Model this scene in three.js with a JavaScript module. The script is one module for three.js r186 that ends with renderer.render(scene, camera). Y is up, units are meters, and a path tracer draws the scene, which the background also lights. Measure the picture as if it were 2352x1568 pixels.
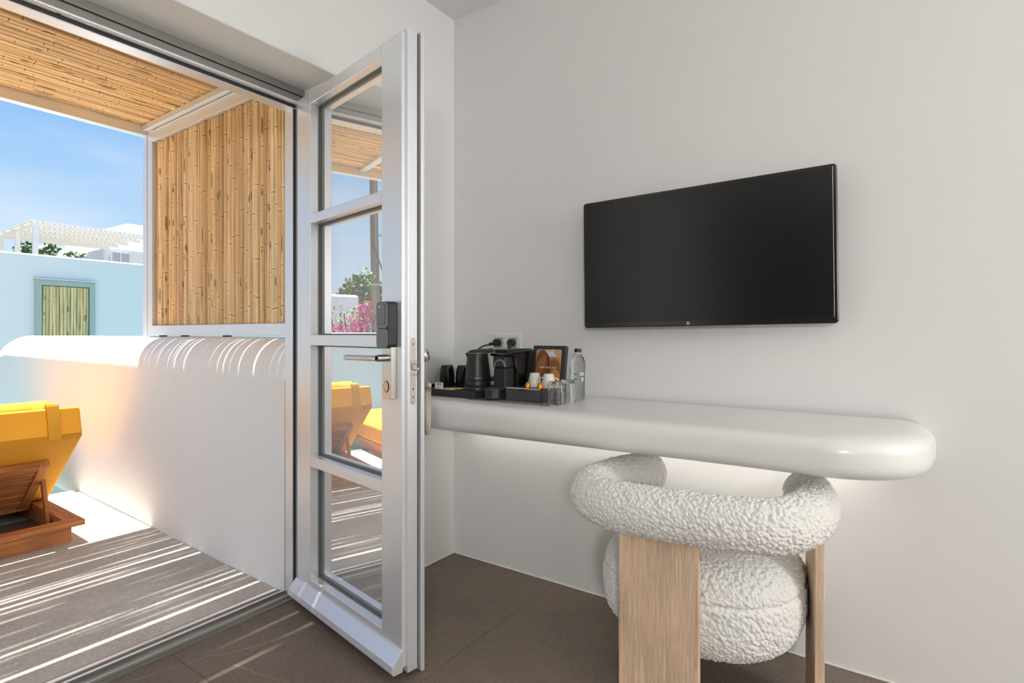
import * as THREE from 'three';
import { RoundedBoxGeometry } from 'three/addons/geometries/RoundedBoxGeometry.js';
import { mergeGeometries } from 'three/addons/utils/BufferGeometryUtils.js';
import { RectAreaLightUniformsLib } from 'three/addons/lights/RectAreaLightUniformsLib.js';

// ------------------------------------------------------------------ camera, sky, sun, exposure
RectAreaLightUniformsLib.init();
const scene = new THREE.Scene();
const renderer = new THREE.WebGLRenderer({ antialias: true });
renderer.toneMapping = THREE.LinearToneMapping;
renderer.toneMappingExposure = 1.0;
renderer.shadowMap.enabled = true;

const camera = new THREE.PerspectiveCamera(63.8, 2352 / 1568, 0.05, 400);
camera.position.set(0, 1.08, 0);
const YAW = Math.atan(1815 / 1259.5);
camera.rotation.set(0, -YAW, 0);
camera.setViewOffset(2352, 1568, 0, 17, 2352, 1568);

let seed = 7;
const rnd = () => { seed = (seed * 1664525 + 1013904223) >>> 0; return seed / 4294967296; };
const rr = (a, b) => a + (b - a) * rnd();
const lerp = (a, b, t) => a + (b - a) * t;
const clamp01 = (x) => Math.min(1, Math.max(0, x));
const sstep = (a, b, x) => { const t = clamp01((x - a) / (b - a)); return t * t * (3 - 2 * t); };
const hash2 = (x, y, s = 0) => { let h = (x * 374761393 + y * 668265263 + s * 974634777) | 0; h = Math.imul(h ^ (h >>> 13), 1274126177); h ^= h >>> 16; return (h >>> 0) / 4294967296; };
function vnoise(x, y, px = 1e6, py = 1e6, s = 0) {
  const ix = Math.floor(x), iy = Math.floor(y), fx = x - ix, fy = y - iy, m = (a, p) => ((a % p) + p) % p;
  const u = fx * fx * (3 - 2 * fx), v = fy * fy * (3 - 2 * fy);
  const a = hash2(m(ix, px), m(iy, py), s), b = hash2(m(ix + 1, px), m(iy, py), s), c = hash2(m(ix, px), m(iy + 1, py), s), d = hash2(m(ix + 1, px), m(iy + 1, py), s);
  return lerp(lerp(a, b, u), lerp(c, d, u), v);
}
function fbm(x, y, px, py, s = 0, oct = 4) { let t = 0, a = 0.5; for (let i = 0; i < oct; i++) { t += a * vnoise(x, y, px, py, s + i); x *= 2; y *= 2; px *= 2; py *= 2; a *= 0.5; } return t; }

{ // clear summer sky: blue overhead, pale at the horizon, thin high cloud all round
  const W = 1024, H = 512, d = new Float32Array(W * H * 4);
  const stops = [[-1, [0.55, 0.6, 0.62]], [0, [0.74, 0.88, 1.0]], [5, [0.62, 0.81, 0.99]], [10, [0.45, 0.69, 0.97]], [17, [0.31, 0.58, 0.96]], [35, [0.2, 0.44, 0.88]], [90, [0.11, 0.3, 0.72]]];
  for (let j = 0; j < H; j++) {
    const el = ((j + 0.5) / H - 0.5) * 180;
    let k = 0; while (k < stops.length - 2 && el > stops[k + 1][0]) k++;
    const t = clamp01((el - stops[k][0]) / (stops[k + 1][0] - stops[k][0]));
    for (let i = 0; i < W; i++) {
      let cl = 0;
      if (el > 0) {
        const n = fbm(i / W * 24, el / 4.5 + i / W * 10 * 0, 24, 1e6, 31, 5), m = fbm(i / W * 9, el / 9, 9, 1e6, 77, 3);
        cl = sstep(0.42, 0.78, n * 0.6 + m * 0.5) * 0.5 * sstep(0, 3, el) * (1 - sstep(15, 34, el) * 0.8);
      }
      for (let c = 0; c < 3; c++) d[(j * W + i) * 4 + c] = lerp(lerp(stops[k][1][c], stops[k + 1][1][c], t), [0.88, 0.94, 1.0][c], cl);
      d[(j * W + i) * 4 + 3] = 1;
    }
  }
  const t = new THREE.DataTexture(d, W, H, THREE.RGBAFormat, THREE.FloatType);
  t.mapping = THREE.EquirectangularReflectionMapping; t.magFilter = THREE.LinearFilter; t.needsUpdate = true;
  scene.background = t; scene.environment = t;
}

const sun = new THREE.DirectionalLight(new THREE.Color(1.0, 0.955, 0.88), 17);
sun.position.set(0.25, 24, -7.6); sun.target.position.set(0, 0, -2.5);   // noon sun, high over the pool
sun.castShadow = true; sun.shadow.mapSize.set(4096, 4096);
Object.assign(sun.shadow.camera, { left: -9, right: 9, top: 9, bottom: -9, near: 1, far: 60 });
scene.add(sun, sun.target);
const LED_POWER = 19;

// ------------------------------------------------------------------ helpers
const X_WALL = 2.065, Z_WALL = -1.782, H_ROOM = 2.63, Z_OUT = -2.087;
const taken = new Map();
const numbered = (n) => { const k = taken.get(n) || 0; taken.set(n, k + 1); return k ? `${n}_${String(k).padStart(3, '0')}` : n; };
function thing(name, label, category, pos = [0, 0, 0], turn = 0, group) {
  const o = new THREE.Group(); o.name = numbered(name); o.position.set(...pos); o.rotation.y = turn;
  o.userData = { label, category }; if (group) o.userData.group = group; scene.add(o); return o;
}
function norm(g) {
  g = g.index ? g.toNonIndexed() : g;
  for (const k of Object.keys(g.attributes)) if (!['position', 'normal', 'uv'].includes(k)) g.deleteAttribute(k);
  if (!g.attributes.uv) g.setAttribute('uv', new THREE.BufferAttribute(new Float32Array(g.attributes.position.count * 2), 2));
  return g;
}
const join = (a) => a.length === 1 ? a[0] : mergeGeometries(a.map(norm));
function part(parent, name, geo, mat, label) {
  const m = new THREE.Mesh(Array.isArray(geo) ? join(geo) : geo, mat); m.name = name; m.castShadow = m.receiveShadow = true;
  if (label) m.userData.label = label; parent.add(m); return m;
}
function single(name, label, category, geo, mat, pos = [0, 0, 0], group) {
  const m = part(scene, numbered(name), geo, mat); m.position.set(...pos); m.userData = { label, category }; if (group) m.userData.group = group; return m;
}
function struct(name, geo, mat, label) { const m = part(scene, name, geo, mat); m.userData.kind = 'structure'; if (label) m.userData.label = label; return m; }
function structGroup(name, label) { const o = new THREE.Group(); o.name = name; o.userData = { kind: 'structure' }; if (label) o.userData.label = label; scene.add(o); return o; }
// uv in metres by the dominant direction of each face; s = texture size in metres; swap turns the grain
function uvm(g, s = 1, swap = false, ox = 0, oy = 0) {
  g = g.index ? g.toNonIndexed() : g; const p = g.attributes.position, n = g.attributes.normal, uv = new Float32Array(p.count * 2);
  for (let i = 0; i < p.count; i += 3) {
    let a = 0, b = 0, c = 0; for (let k = 0; k < 3; k++) { a += Math.abs(n.getX(i + k)); b += Math.abs(n.getY(i + k)); c += Math.abs(n.getZ(i + k)); }
    for (let k = 0; k < 3; k++) {
      const x = p.getX(i + k), y = p.getY(i + k), z = p.getZ(i + k); let u, v;
      if (b >= a && b >= c) { u = x; v = z; } else if (a >= c) { u = z; v = y; } else { u = x; v = y; }
      if (swap) [u, v] = [v, u];
      uv[(i + k) * 2] = (u + ox) / s; uv[(i + k) * 2 + 1] = (v + oy) / s;
    }
  }
  g.setAttribute('uv', new THREE.BufferAttribute(uv, 2)); return g;
}
function bx(x0, x1, y0, y1, z0, z1, r = 0.003, seg = 2) {
  const w = Math.abs(x1 - x0), h = Math.abs(y1 - y0), d = Math.abs(z1 - z0); r = Math.min(r, w / 2.01, h / 2.01, d / 2.01);
  const g = r > 0 ? new RoundedBoxGeometry(w, h, d, seg, r) : new THREE.BoxGeometry(w, h, d);
  g.translate((x0 + x1) / 2, (y0 + y1) / 2, (z0 + z1) / 2); return g;
}
const cyl = (r0, r1, h, n = 32, x = 0, y = 0, z = 0) => new THREE.CylinderGeometry(r1, r0, h, n).translate(x, y, z);
const lathe = (pts, n = 48) => new THREE.LatheGeometry(pts.map(([a, b]) => new THREE.Vector2(a, b)), n);
const tube = (pts, r, seg = 32, rad = 8, closed = false) => new THREE.TubeGeometry(new THREE.CatmullRomCurve3(pts.map((p) => new THREE.Vector3(...p)), closed, 'centripetal'), seg, r, rad, closed);
function rrShape(w, h, r) { const s = new THREE.Shape(), x = -w / 2, y = -h / 2; s.moveTo(x + r, y); s.lineTo(x + w - r, y); s.absarc(x + w - r, y + r, r, -Math.PI / 2, 0); s.lineTo(x + w, y + h - r); s.absarc(x + w - r, y + h - r, r, 0, Math.PI / 2); s.lineTo(x + r, y + h); s.absarc(x + r, y + h - r, r, Math.PI / 2, Math.PI); s.lineTo(x, y + r); s.absarc(x + r, y + r, r, Math.PI, 1.5 * Math.PI); return s; }
const ext = (shape, depth, bevel = 0.002, seg = 2) => new THREE.ExtrudeGeometry(shape, { depth: Math.max(1e-4, depth - 2 * bevel), bevelEnabled: bevel > 0, bevelSize: bevel, bevelThickness: bevel, bevelOffset: -bevel, bevelSegments: seg, curveSegments: 16 }).translate(0, 0, bevel);
function grid(nu, nv, f, closeU = false) {   // indexed surface f(u,v)->[x,y,z]
  const pos = new Float32Array((nu + 1) * (nv + 1) * 3), uv = new Float32Array((nu + 1) * (nv + 1) * 2), idx = [];
  for (let j = 0; j <= nv; j++) for (let i = 0; i <= nu; i++) { const k = j * (nu + 1) + i, p = f(i / nu, j / nv); pos.set(p, k * 3); uv[k * 2] = i / nu; uv[k * 2 + 1] = j / nv; }
  for (let j = 0; j < nv; j++) for (let i = 0; i < nu; i++) { const a = j * (nu + 1) + i, b = a + 1, c = a + nu + 1, d = c + 1; idx.push(a, b, d, a, d, c); }
  const g = new THREE.BufferGeometry(); g.setAttribute('position', new THREE.BufferAttribute(pos, 3)); g.setAttribute('uv', new THREE.BufferAttribute(uv, 2)); g.setIndex(idx); g.computeVertexNormals();
  if (closeU) { const n = g.attributes.normal; for (let j = 0; j <= nv; j++) { const a = j * (nu + 1), b = a + nu, v = new THREE.Vector3(n.getX(a) + n.getX(b), n.getY(a) + n.getY(b), n.getZ(a) + n.getZ(b)).normalize(); n.setXYZ(a, v.x, v.y, v.z); n.setXYZ(b, v.x, v.y, v.z); } }
  return g;
}

// ------------------------------------------------------------------ textures and materials
function tex(W, H, f, srgb = true) {
  const d = new Uint8Array(W * H * 4);
  for (let j = 0; j < H; j++) for (let i = 0; i < W; i++) { const c = f(i, j); for (let k = 0; k < 3; k++) d[(j * W + i) * 4 + k] = Math.max(0, Math.min(255, Math.round((Array.isArray(c) ? c[k] : c) * 255))); d[(j * W + i) * 4 + 3] = 255; }
  const t = new THREE.DataTexture(d, W, H); t.wrapS = t.wrapT = THREE.RepeatWrapping; t.magFilter = THREE.LinearFilter; t.minFilter = THREE.LinearMipmapLinearFilter; t.generateMipmaps = true;
  if (srgb) t.colorSpace = THREE.SRGBColorSpace; t.needsUpdate = true; return t;
}
const std = (color, roughness, o = {}) => { const { p, ...q } = o; const m = p ? new THREE.MeshPhysicalMaterial({ roughness, ...q }) : new THREE.MeshStandardMaterial({ roughness, ...q }); m.color = Array.isArray(color) ? new THREE.Color().setRGB(...color) : new THREE.Color(color); return m; };

const T = {};
T.plaster = tex(512, 512, (i, j) => fbm(i / 512 * 10, j / 512 * 10, 10, 10, 3, 5) * 0.75 + fbm(i / 512 * 90, j / 512 * 90, 90, 90, 9, 2) * 0.3, false);
const veinsIn = [[[0.6, -1.99], [0.8, -1.93], [0.86, -1.90], [0.934, -1.888], [0.98, -1.845], [1.021, -1.829], [1.09, -1.80], [1.167, -1.786]], [[0.95, -1.775], [0.975, -1.65], [1.0, -1.54], [1.05, -1.4]], [[1.84, -1.77], [1.91, -1.66], [1.978, -1.544], [2.08, -1.457]], [[1.15, -0.9], [1.25, -0.76], [1.33, -0.69], [1.43, -0.64], [1.6, -0.6]], [[1.1, -0.4], [1.3, -0.3], [1.5, -0.1]]];
const veinsOut = [[[0.3, -2.86], [0.619, -2.75], [0.72, -2.70], [0.809, -2.663], [0.93, -2.645], [1.054, -2.61], [1.2, -2.56], [1.33, -2.53]], [[0.9, -3.5], [1.1, -3.42], [1.35, -3.3]]];
function stoneTex(base, vein, veins, x0, z0, size, N, s) {
  const a = new Float32Array(N * N);
  for (const v of veins) for (let k = 0; k + 1 < v.length; k++) { // draw each vein with a little wander
    const L = Math.hypot(v[k + 1][0] - v[k][0], v[k + 1][1] - v[k][1]), n = Math.ceil(L / size * N * 2);
    for (let q = 0; q < n; q++) { const t = q / n, x = lerp(v[k][0], v[k + 1][0], t) + (vnoise(q * 0.05 + k * 40, s) - 0.5) * 0.008, z = lerp(v[k][1], v[k + 1][1], t) + (vnoise(q * 0.05 + k * 40, s + 9) - 0.5) * 0.008, i = Math.round((x - x0) / size * N), j = Math.round((z - z0) / size * N); const w = 0.35 + 0.65 * vnoise(q * 0.02, k + s); for (const [di, dj, f] of [[0, 0, 1], [1, 0, 0.45], [0, 1, 0.45]]) { const ii = i + di, jj = j + dj; if (ii >= 0 && jj >= 0 && ii < N && jj < N) a[jj * N + ii] = Math.max(a[jj * N + ii], w * f); } }
  }
  return tex(N, N, (i, j) => {
    const g = fbm(i / N * 12, j / N * 12, 12, 12, s, 5), f = hash2(i, j, s), f2 = vnoise(i / 2.3, j / 2.3, 1e6, 1e6, s + 5), dots = f > 0.9985 ? 0.12 : 0, k = 0.86 + 0.22 * g + 0.10 * (f - 0.5) + 0.14 * (f2 - 0.5) + dots, v = a[j * N + i] * 0.75;
    return base.map((c, n) => lerp(c * k, vein[n], v));
  });
}
T.floor = stoneTex([0.455, 0.405, 0.36], [0.66, 0.62, 0.57], veinsIn, -1.2, -2.4, 3.6, 1400, 11);
T.deck = stoneTex([0.77, 0.75, 0.72], [0.86, 0.84, 0.82], veinsOut, -2.0, -5.0, 3.6, 1400, 21);
T.reed = tex(128, 1024, (i, j) => {
  const u = i / 128, v = j / 1024, st = fbm(u * 26, v * 3, 26, 3, 41, 3), lg = fbm(u * 3, v * 5, 3, 5, 57, 3), spot = sstep(0.52, 0.64, fbm(u * 6, v * 26, 6, 26, 63, 4)) * sstep(0.42, 0.56, fbm(u * 2, v * 5, 2, 5, 66, 2));
  const nd = [0.13, 0.37, 0.52, 0.81].reduce((m, q) => Math.max(m, 1 - Math.abs(v - q) / 0.003), 0), ns = [0.13, 0.37, 0.52, 0.81].reduce((m, q) => Math.max(m, (1 - Math.abs(v - q) / 0.02)), 0);
  const k = 0.80 + 0.40 * st + 0.3 * (lg - 0.5) + clamp01(ns) * 0.06; const dark = clamp01(spot * 0.8 + clamp01(nd) * 0.55);
  return [lerp(0.97 * k, 0.24, dark), lerp(0.865 * k, 0.16, dark), lerp(0.69 * k, 0.10, dark)];
});
T.oak = tex(512, 1024, (i, j) => {
  const u = i / 512, v = j / 1024, w = fbm(u * 4, v * 2, 4, 2, 5, 3), gr = fbm(u * 80, v * 2, 80, 2, 15, 3), fine = fbm(u * 256, v * 12, 256, 12, 25, 2), wash = sstep(0.5, 0.72, fbm(u * 90, v * 3, 90, 3, 35, 3));
  const k = 0.82 + 0.2 * w + 0.16 * (gr - 0.5) + 0.22 * (fine - 0.5); return [lerp(0.94 * k, 0.92, wash * 0.5), lerp(0.82 * k, 0.87, wash * 0.5), lerp(0.71 * k, 0.82, wash * 0.5)];
});
T.teak = tex(256, 512, (i, j) => { const u = i / 256, v = j / 512, gr = fbm(u * 34, v * 3, 34, 3, 5, 4), w = fbm(u * 4, v * 3, 4, 3, 8, 3), k = 0.62 + 0.5 * gr + 0.25 * (w - 0.5); return [0.86 * k, 0.57 * k, 0.34 * k]; });
T.weave = tex(128, 128, (i, j) => { const a = Math.sin(i / 128 * Math.PI * 64), b = Math.sin(j / 128 * Math.PI * 64); return 0.5 + 0.25 * ((a > 0) === (b > 0) ? a * a : -b * b); }, false);
T.brush = tex(64, 512, (i, j) => 0.42 + 0.16 * vnoise(i / 64 * 40, j / 512 * 3, 40, 3, 4) + 0.1 * vnoise(i / 64 * 6, j / 512 * 6, 6, 6, 14), false);
T.bark = tex(64, 256, (i, j) => { const k = 0.5 + 0.6 * fbm(i / 64 * 14, j / 256 * 5, 14, 5, 2, 4); return [0.66 * k, 0.6 * k, 0.52 * k]; });

const M = {
  wall: std([0.80, 0.798, 0.79], 0.82, { bumpMap: T.plaster, bumpScale: 0.0012 }),
  darkWall: std([0.05, 0.04, 0.032], 0.6),
  ceil: std([0.80, 0.798, 0.79], 0.9),
  white: std([0.86, 0.86, 0.855], 0.85, { bumpMap: T.plaster, bumpScale: 0.003 }),
  desk: std([0.80, 0.795, 0.78], 0.32, { p: true, clearcoat: 0.35, clearcoatRoughness: 0.22 }),
  caulk: std([0.8, 0.77, 0.72], 0.6),
  floor: std([1, 1, 1], 0.62, { map: T.floor }),
  grout: std([0.30, 0.25, 0.2], 0.9),
  deck: std([1, 1, 1], 0.8, { map: T.deck }),
  strip: std([0.2, 0.178, 0.17], 0.8),
  alu: std([0.78, 0.80, 0.83], 0.36, { metalness: 0.55, roughnessMap: null }),
  aluDark: std([0.30, 0.295, 0.275], 0.42, { metalness: 0.5 }),
  sill: std([0.2, 0.19, 0.175], 0.5, { metalness: 0.3 }),
  gasket: std([0.028, 0.032, 0.038], 0.55),
  steel: std([0.62, 0.59, 0.54], 0.28, { metalness: 1 }),
  steelPolish: std([0.66, 0.64, 0.6], 0.16, { metalness: 1 }),
  brass: std([0.66, 0.48, 0.36], 0.3, { metalness: 0.8 }),
  lockGrey: std([0.15, 0.16, 0.175], 0.45),
  lockDark: std([0.018, 0.019, 0.024], 0.4),
  pane: std([1, 1, 1], 0.0, { p: true, transmission: 1, thickness: 0, ior: 1.52, metalness: 0.76 }),
  white_dot: std([0.9, 0.9, 0.88], 0.4),
  tvBody: std([0.012, 0.012, 0.011], 0.22, { p: true, clearcoat: 0.4, clearcoatRoughness: 0.1 }),
  tvScreen: std([0.0012, 0.0012, 0.0013], 0.25, { p: true, ior: 1.62 }),
  blackMatte: std([0.022, 0.022, 0.022], 0.55),
  blackSatin: std([0.026, 0.027, 0.026], 0.36),
  blackGloss: std([0.008, 0.008, 0.009], 0.08),
  boxGrey: std([0.055, 0.057, 0.06], 0.6),
  plastic: std([0.80, 0.80, 0.79], 0.35),
  socketGrey: std([0.47, 0.47, 0.46], 0.45),
  porcelain: std([0.82, 0.79, 0.73], 0.16),
  capsule: std([0.74, 0.30, 0.035], 0.28, { metalness: 0.75 }),
  paper: std([0.8, 0.78, 0.74], 0.8),
  glass: std([1, 1, 1], 0.0, { p: true, transmission: 1, thickness: 0.01, ior: 1.44 }),
  water: std([1, 1, 1], 0.03, { p: true, transmission: 1, thickness: 0.03, ior: 1.33 }),
  acrylic: std([1, 1, 1], 0.02, { p: true, transmission: 1, thickness: 0, ior: 1.45 }),
  cap: std([0.012, 0.018, 0.05], 0.4),
  labelBlue: std([0.03, 0.36, 0.56], 0.5),
  ink: std([0.03, 0.03, 0.05], 0.6),
  linen: std([0.60, 0.54, 0.47], 0.95, { bumpMap: T.weave, bumpScale: 0.0006 }),
  boucle: std([0.76, 0.745, 0.715], 0.95, { p: true, sheen: 0.35, sheenRoughness: 0.7 }),
  oak: std([1, 0.97, 0.93], 0.55, { map: T.oak }),
  teak: std([1, 0.92, 0.8], 0.6, { map: T.teak }),
  yellow: std([0.70, 0.31, 0.012], 0.85, { bumpMap: T.weave, bumpScale: 0.0004 }),
  yellowTop: std([0.8, 0.4, 0.03], 0.85, { bumpMap: T.weave, bumpScale: 0.0004 }),
  poolTile: std([0.12, 0.175, 0.155], 0.5),
  poolWater: std([0.9, 1, 1], 0.0, { p: true, transmission: 1, thickness: 0, ior: 1.33 }),
  farFrame: std([0.42, 0.52, 0.47], 0.6),
  leaf: std([0.07, 0.15, 0.03], 0.7, { side: THREE.DoubleSide }),
  leafLight: std([0.22, 0.34, 0.06], 0.7, { side: THREE.DoubleSide }),
  pink: std([0.75, 0.10, 0.42], 0.7, { side: THREE.DoubleSide }),
  bark: std([1, 1, 1], 0.9, { map: T.bark }),
  twig: std([0.12, 0.085, 0.06], 0.9),
  lampShade: std([0.9, 0.88, 0.84], 0.6, { emissive: new THREE.Color(1, 0.93, 0.82), emissiveIntensity: 1.6 }),
  ledOn: std([0.9, 0.88, 0.84], 0.6, { emissive: new THREE.Color(1, 0.92, 0.8), emissiveIntensity: 2.0 }),
};
M.reeds = [[1, 1, 1], [0.9, 0.84, 0.78], [1.0, 0.93, 0.80], [0.80, 0.68, 0.56], [1.04, 1.0, 0.92], [0.94, 0.82, 0.66], [0.68, 0.56, 0.46], [1.0, 0.9, 0.84]].map((c) => std(c, 0.55, { map: T.reed }));
M.reedsFar = [[0.95, 1, 0.86], [0.8, 0.84, 0.72], [1, 1, 0.8]].map((c) => std(c, 0.6, { map: T.reed }));

// ------------------------------------------------------------------ room shell
const XL = -2.7, ZB = 3.1;
struct('wall_right', uvm(bx(X_WALL, X_WALL + 0.3, -0.1, H_ROOM + 0.2, Z_OUT, ZB + 0.3, 0), 1.6), M.wall, 'smooth white plaster wall that carries the television and desk');
{
  const s = new THREE.Shape(); s.moveTo(XL, -0.1); s.lineTo(X_WALL + 0.3, -0.1); s.lineTo(X_WALL + 0.3, H_ROOM + 0.2); s.lineTo(XL, H_ROOM + 0.2); s.closePath();
  const h = new THREE.Path(); h.moveTo(-0.19, -0.07); h.lineTo(-0.19, 2.088); h.lineTo(1.377, 2.088); h.lineTo(1.377, -0.07); h.closePath(); s.holes.push(h);
  const g = new THREE.ExtrudeGeometry(s, { depth: -Z_OUT + Z_WALL - 0.012, bevelEnabled: true, bevelSize: 0.006, bevelThickness: 0.006, bevelOffset: -0.006, bevelSegments: 3 }); g.translate(0, 0, Z_OUT + 0.006);
  struct('wall_front', uvm(g, 1.6), M.wall, 'white plaster wall around the open terrace door');
}
struct('wall_left', uvm(bx(XL - 0.3, XL, -0.1, H_ROOM + 0.2, Z_OUT, ZB + 0.3, 0), 1.6), M.darkWall, 'dark stained wood wall opposite the television');
struct('wall_back', uvm(bx(XL, X_WALL, -0.1, H_ROOM + 0.2, ZB, ZB + 0.3, 0), 1.6), M.wall);
struct('ceiling', uvm(bx(XL, X_WALL, H_ROOM, H_ROOM + 0.2, Z_WALL, ZB, 0), 1.6), M.ceil);
{
  const fl = structGroup('floor', 'brown stone tile floor of the room');
  part(fl, 'grout_bed', bx(XL, X_WALL, -0.06, -0.0025, -2.02, ZB, 0), M.grout);
  const xs = [X_WALL - 0.004, 0.865, -0.335, -1.535, XL], zs = [-2.0, -1.78, -1.2075, -0.632, -0.055, 0.52, 1.095, 1.67, 2.245, 2.82, ZB], j = 0.0013;
  for (let a = 0; a + 1 < xs.length; a++) for (let b = 0; b + 1 < zs.length; b++) part(fl, 'tile', uvm(bx(xs[a + 1] + j, xs[a] - j, -0.012, 0, zs[b] + j, zs[b + 1] - j, 0.0012, 1), 3.6, false, 1.2, 2.4), M.floor);
  const bb = struct('baseboard_right', bx(X_WALL - 0.0045, X_WALL, 0, 0.006, Z_WALL, ZB, 0.002), M.caulk, 'pale sealant bead along the floor under the television wall');
  struct('baseboard_front', bx(1.40, X_WALL, 0, 0.006, Z_WALL, Z_WALL + 0.0045, 0.002), M.caulk, 'pale sealant bead along the floor beside the open door');
}

// ------------------------------------------------------------------ door frame and sill
{
  const t = structGroup('trim_1', 'silver aluminium frame of the terrace door');
  part(t, 'jamb', [bx(1.342, 1.377, 0.0, 2.03, -2.087, -2.033, 0.002), bx(1.356, 1.377, 0.0, 2.04, -2.0335, -2.0, 0.003)], M.alu);
  part(t, 'jamb', [bx(-0.19, -0.155, 0.0, 2.03, -2.087, -2.033, 0.002), bx(-0.19, -0.169, 0.0, 2.04, -2.0335, -2.0, 0.003)], M.alu);
  part(t, 'head', bx(-0.19, 1.377, 2.01, 2.088, -2.087, -2.028, 0.002), M.alu);
  part(t, 'head_face', [bx(-0.19, 1.377, 2.026, 2.0575, -2.03, -2.001, 0.006, 3), bx(-0.19, 1.377, 2.0600, 2.088, -2.03, -2.0, 0.002)], M.aluDark);
  part(t, 'head_lip', bx(-0.155, 1.356, 2.0225, 2.0345, -2.0265, -1.9995, 0.0055, 3), M.alu);
  part(t, 'gasket', bx(-0.17, 1.353, 2.012, 2.0255, -2.0285, -2.0262, 0.0008), M.gasket);
  part(t, 'gasket', bx(1.3445, 1.3565, 0.02, 2.02, -2.0335, -2.0305, 0.0008), M.gasket);
  for (const x of [0.56, 0.63]) part(t, 'drain_plug', bx(x, x + 0.012, 2.0215, 2.024, -2.0185, -2.0125, 0.0008), x < 0.6 ? std([0.12, 0.08, 0.05], 0.7) : M.alu);
  // sill: outer lip, sunken channel with drain slots, inner ridge
  part(t, 'sill', [bx(-0.19, 1.377, -0.03, 0.004, -2.087, -2.002, 0), bx(-0.19, 1.35, 0, 0.014, -2.0875, -2.0795, 0.003)], M.sill);
  part(t, 'sill_lip', bx(-0.19, 1.35, 0.010, 0.016, -2.0885, -2.0795, 0.0025), M.alu);
  part(t, 'sill_ridge', bx(-0.19, 1.345, 0.0, 0.018, -2.037, -2.023, 0.006, 3), M.aluDark);
  for (const x of [0.78, 1.02, 1.265]) part(t, 'drain_slot', bx(x, x + 0.05, 0.003, 0.0048, -2.045, -2.0375, 0.0006), M.gasket);
}

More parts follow.
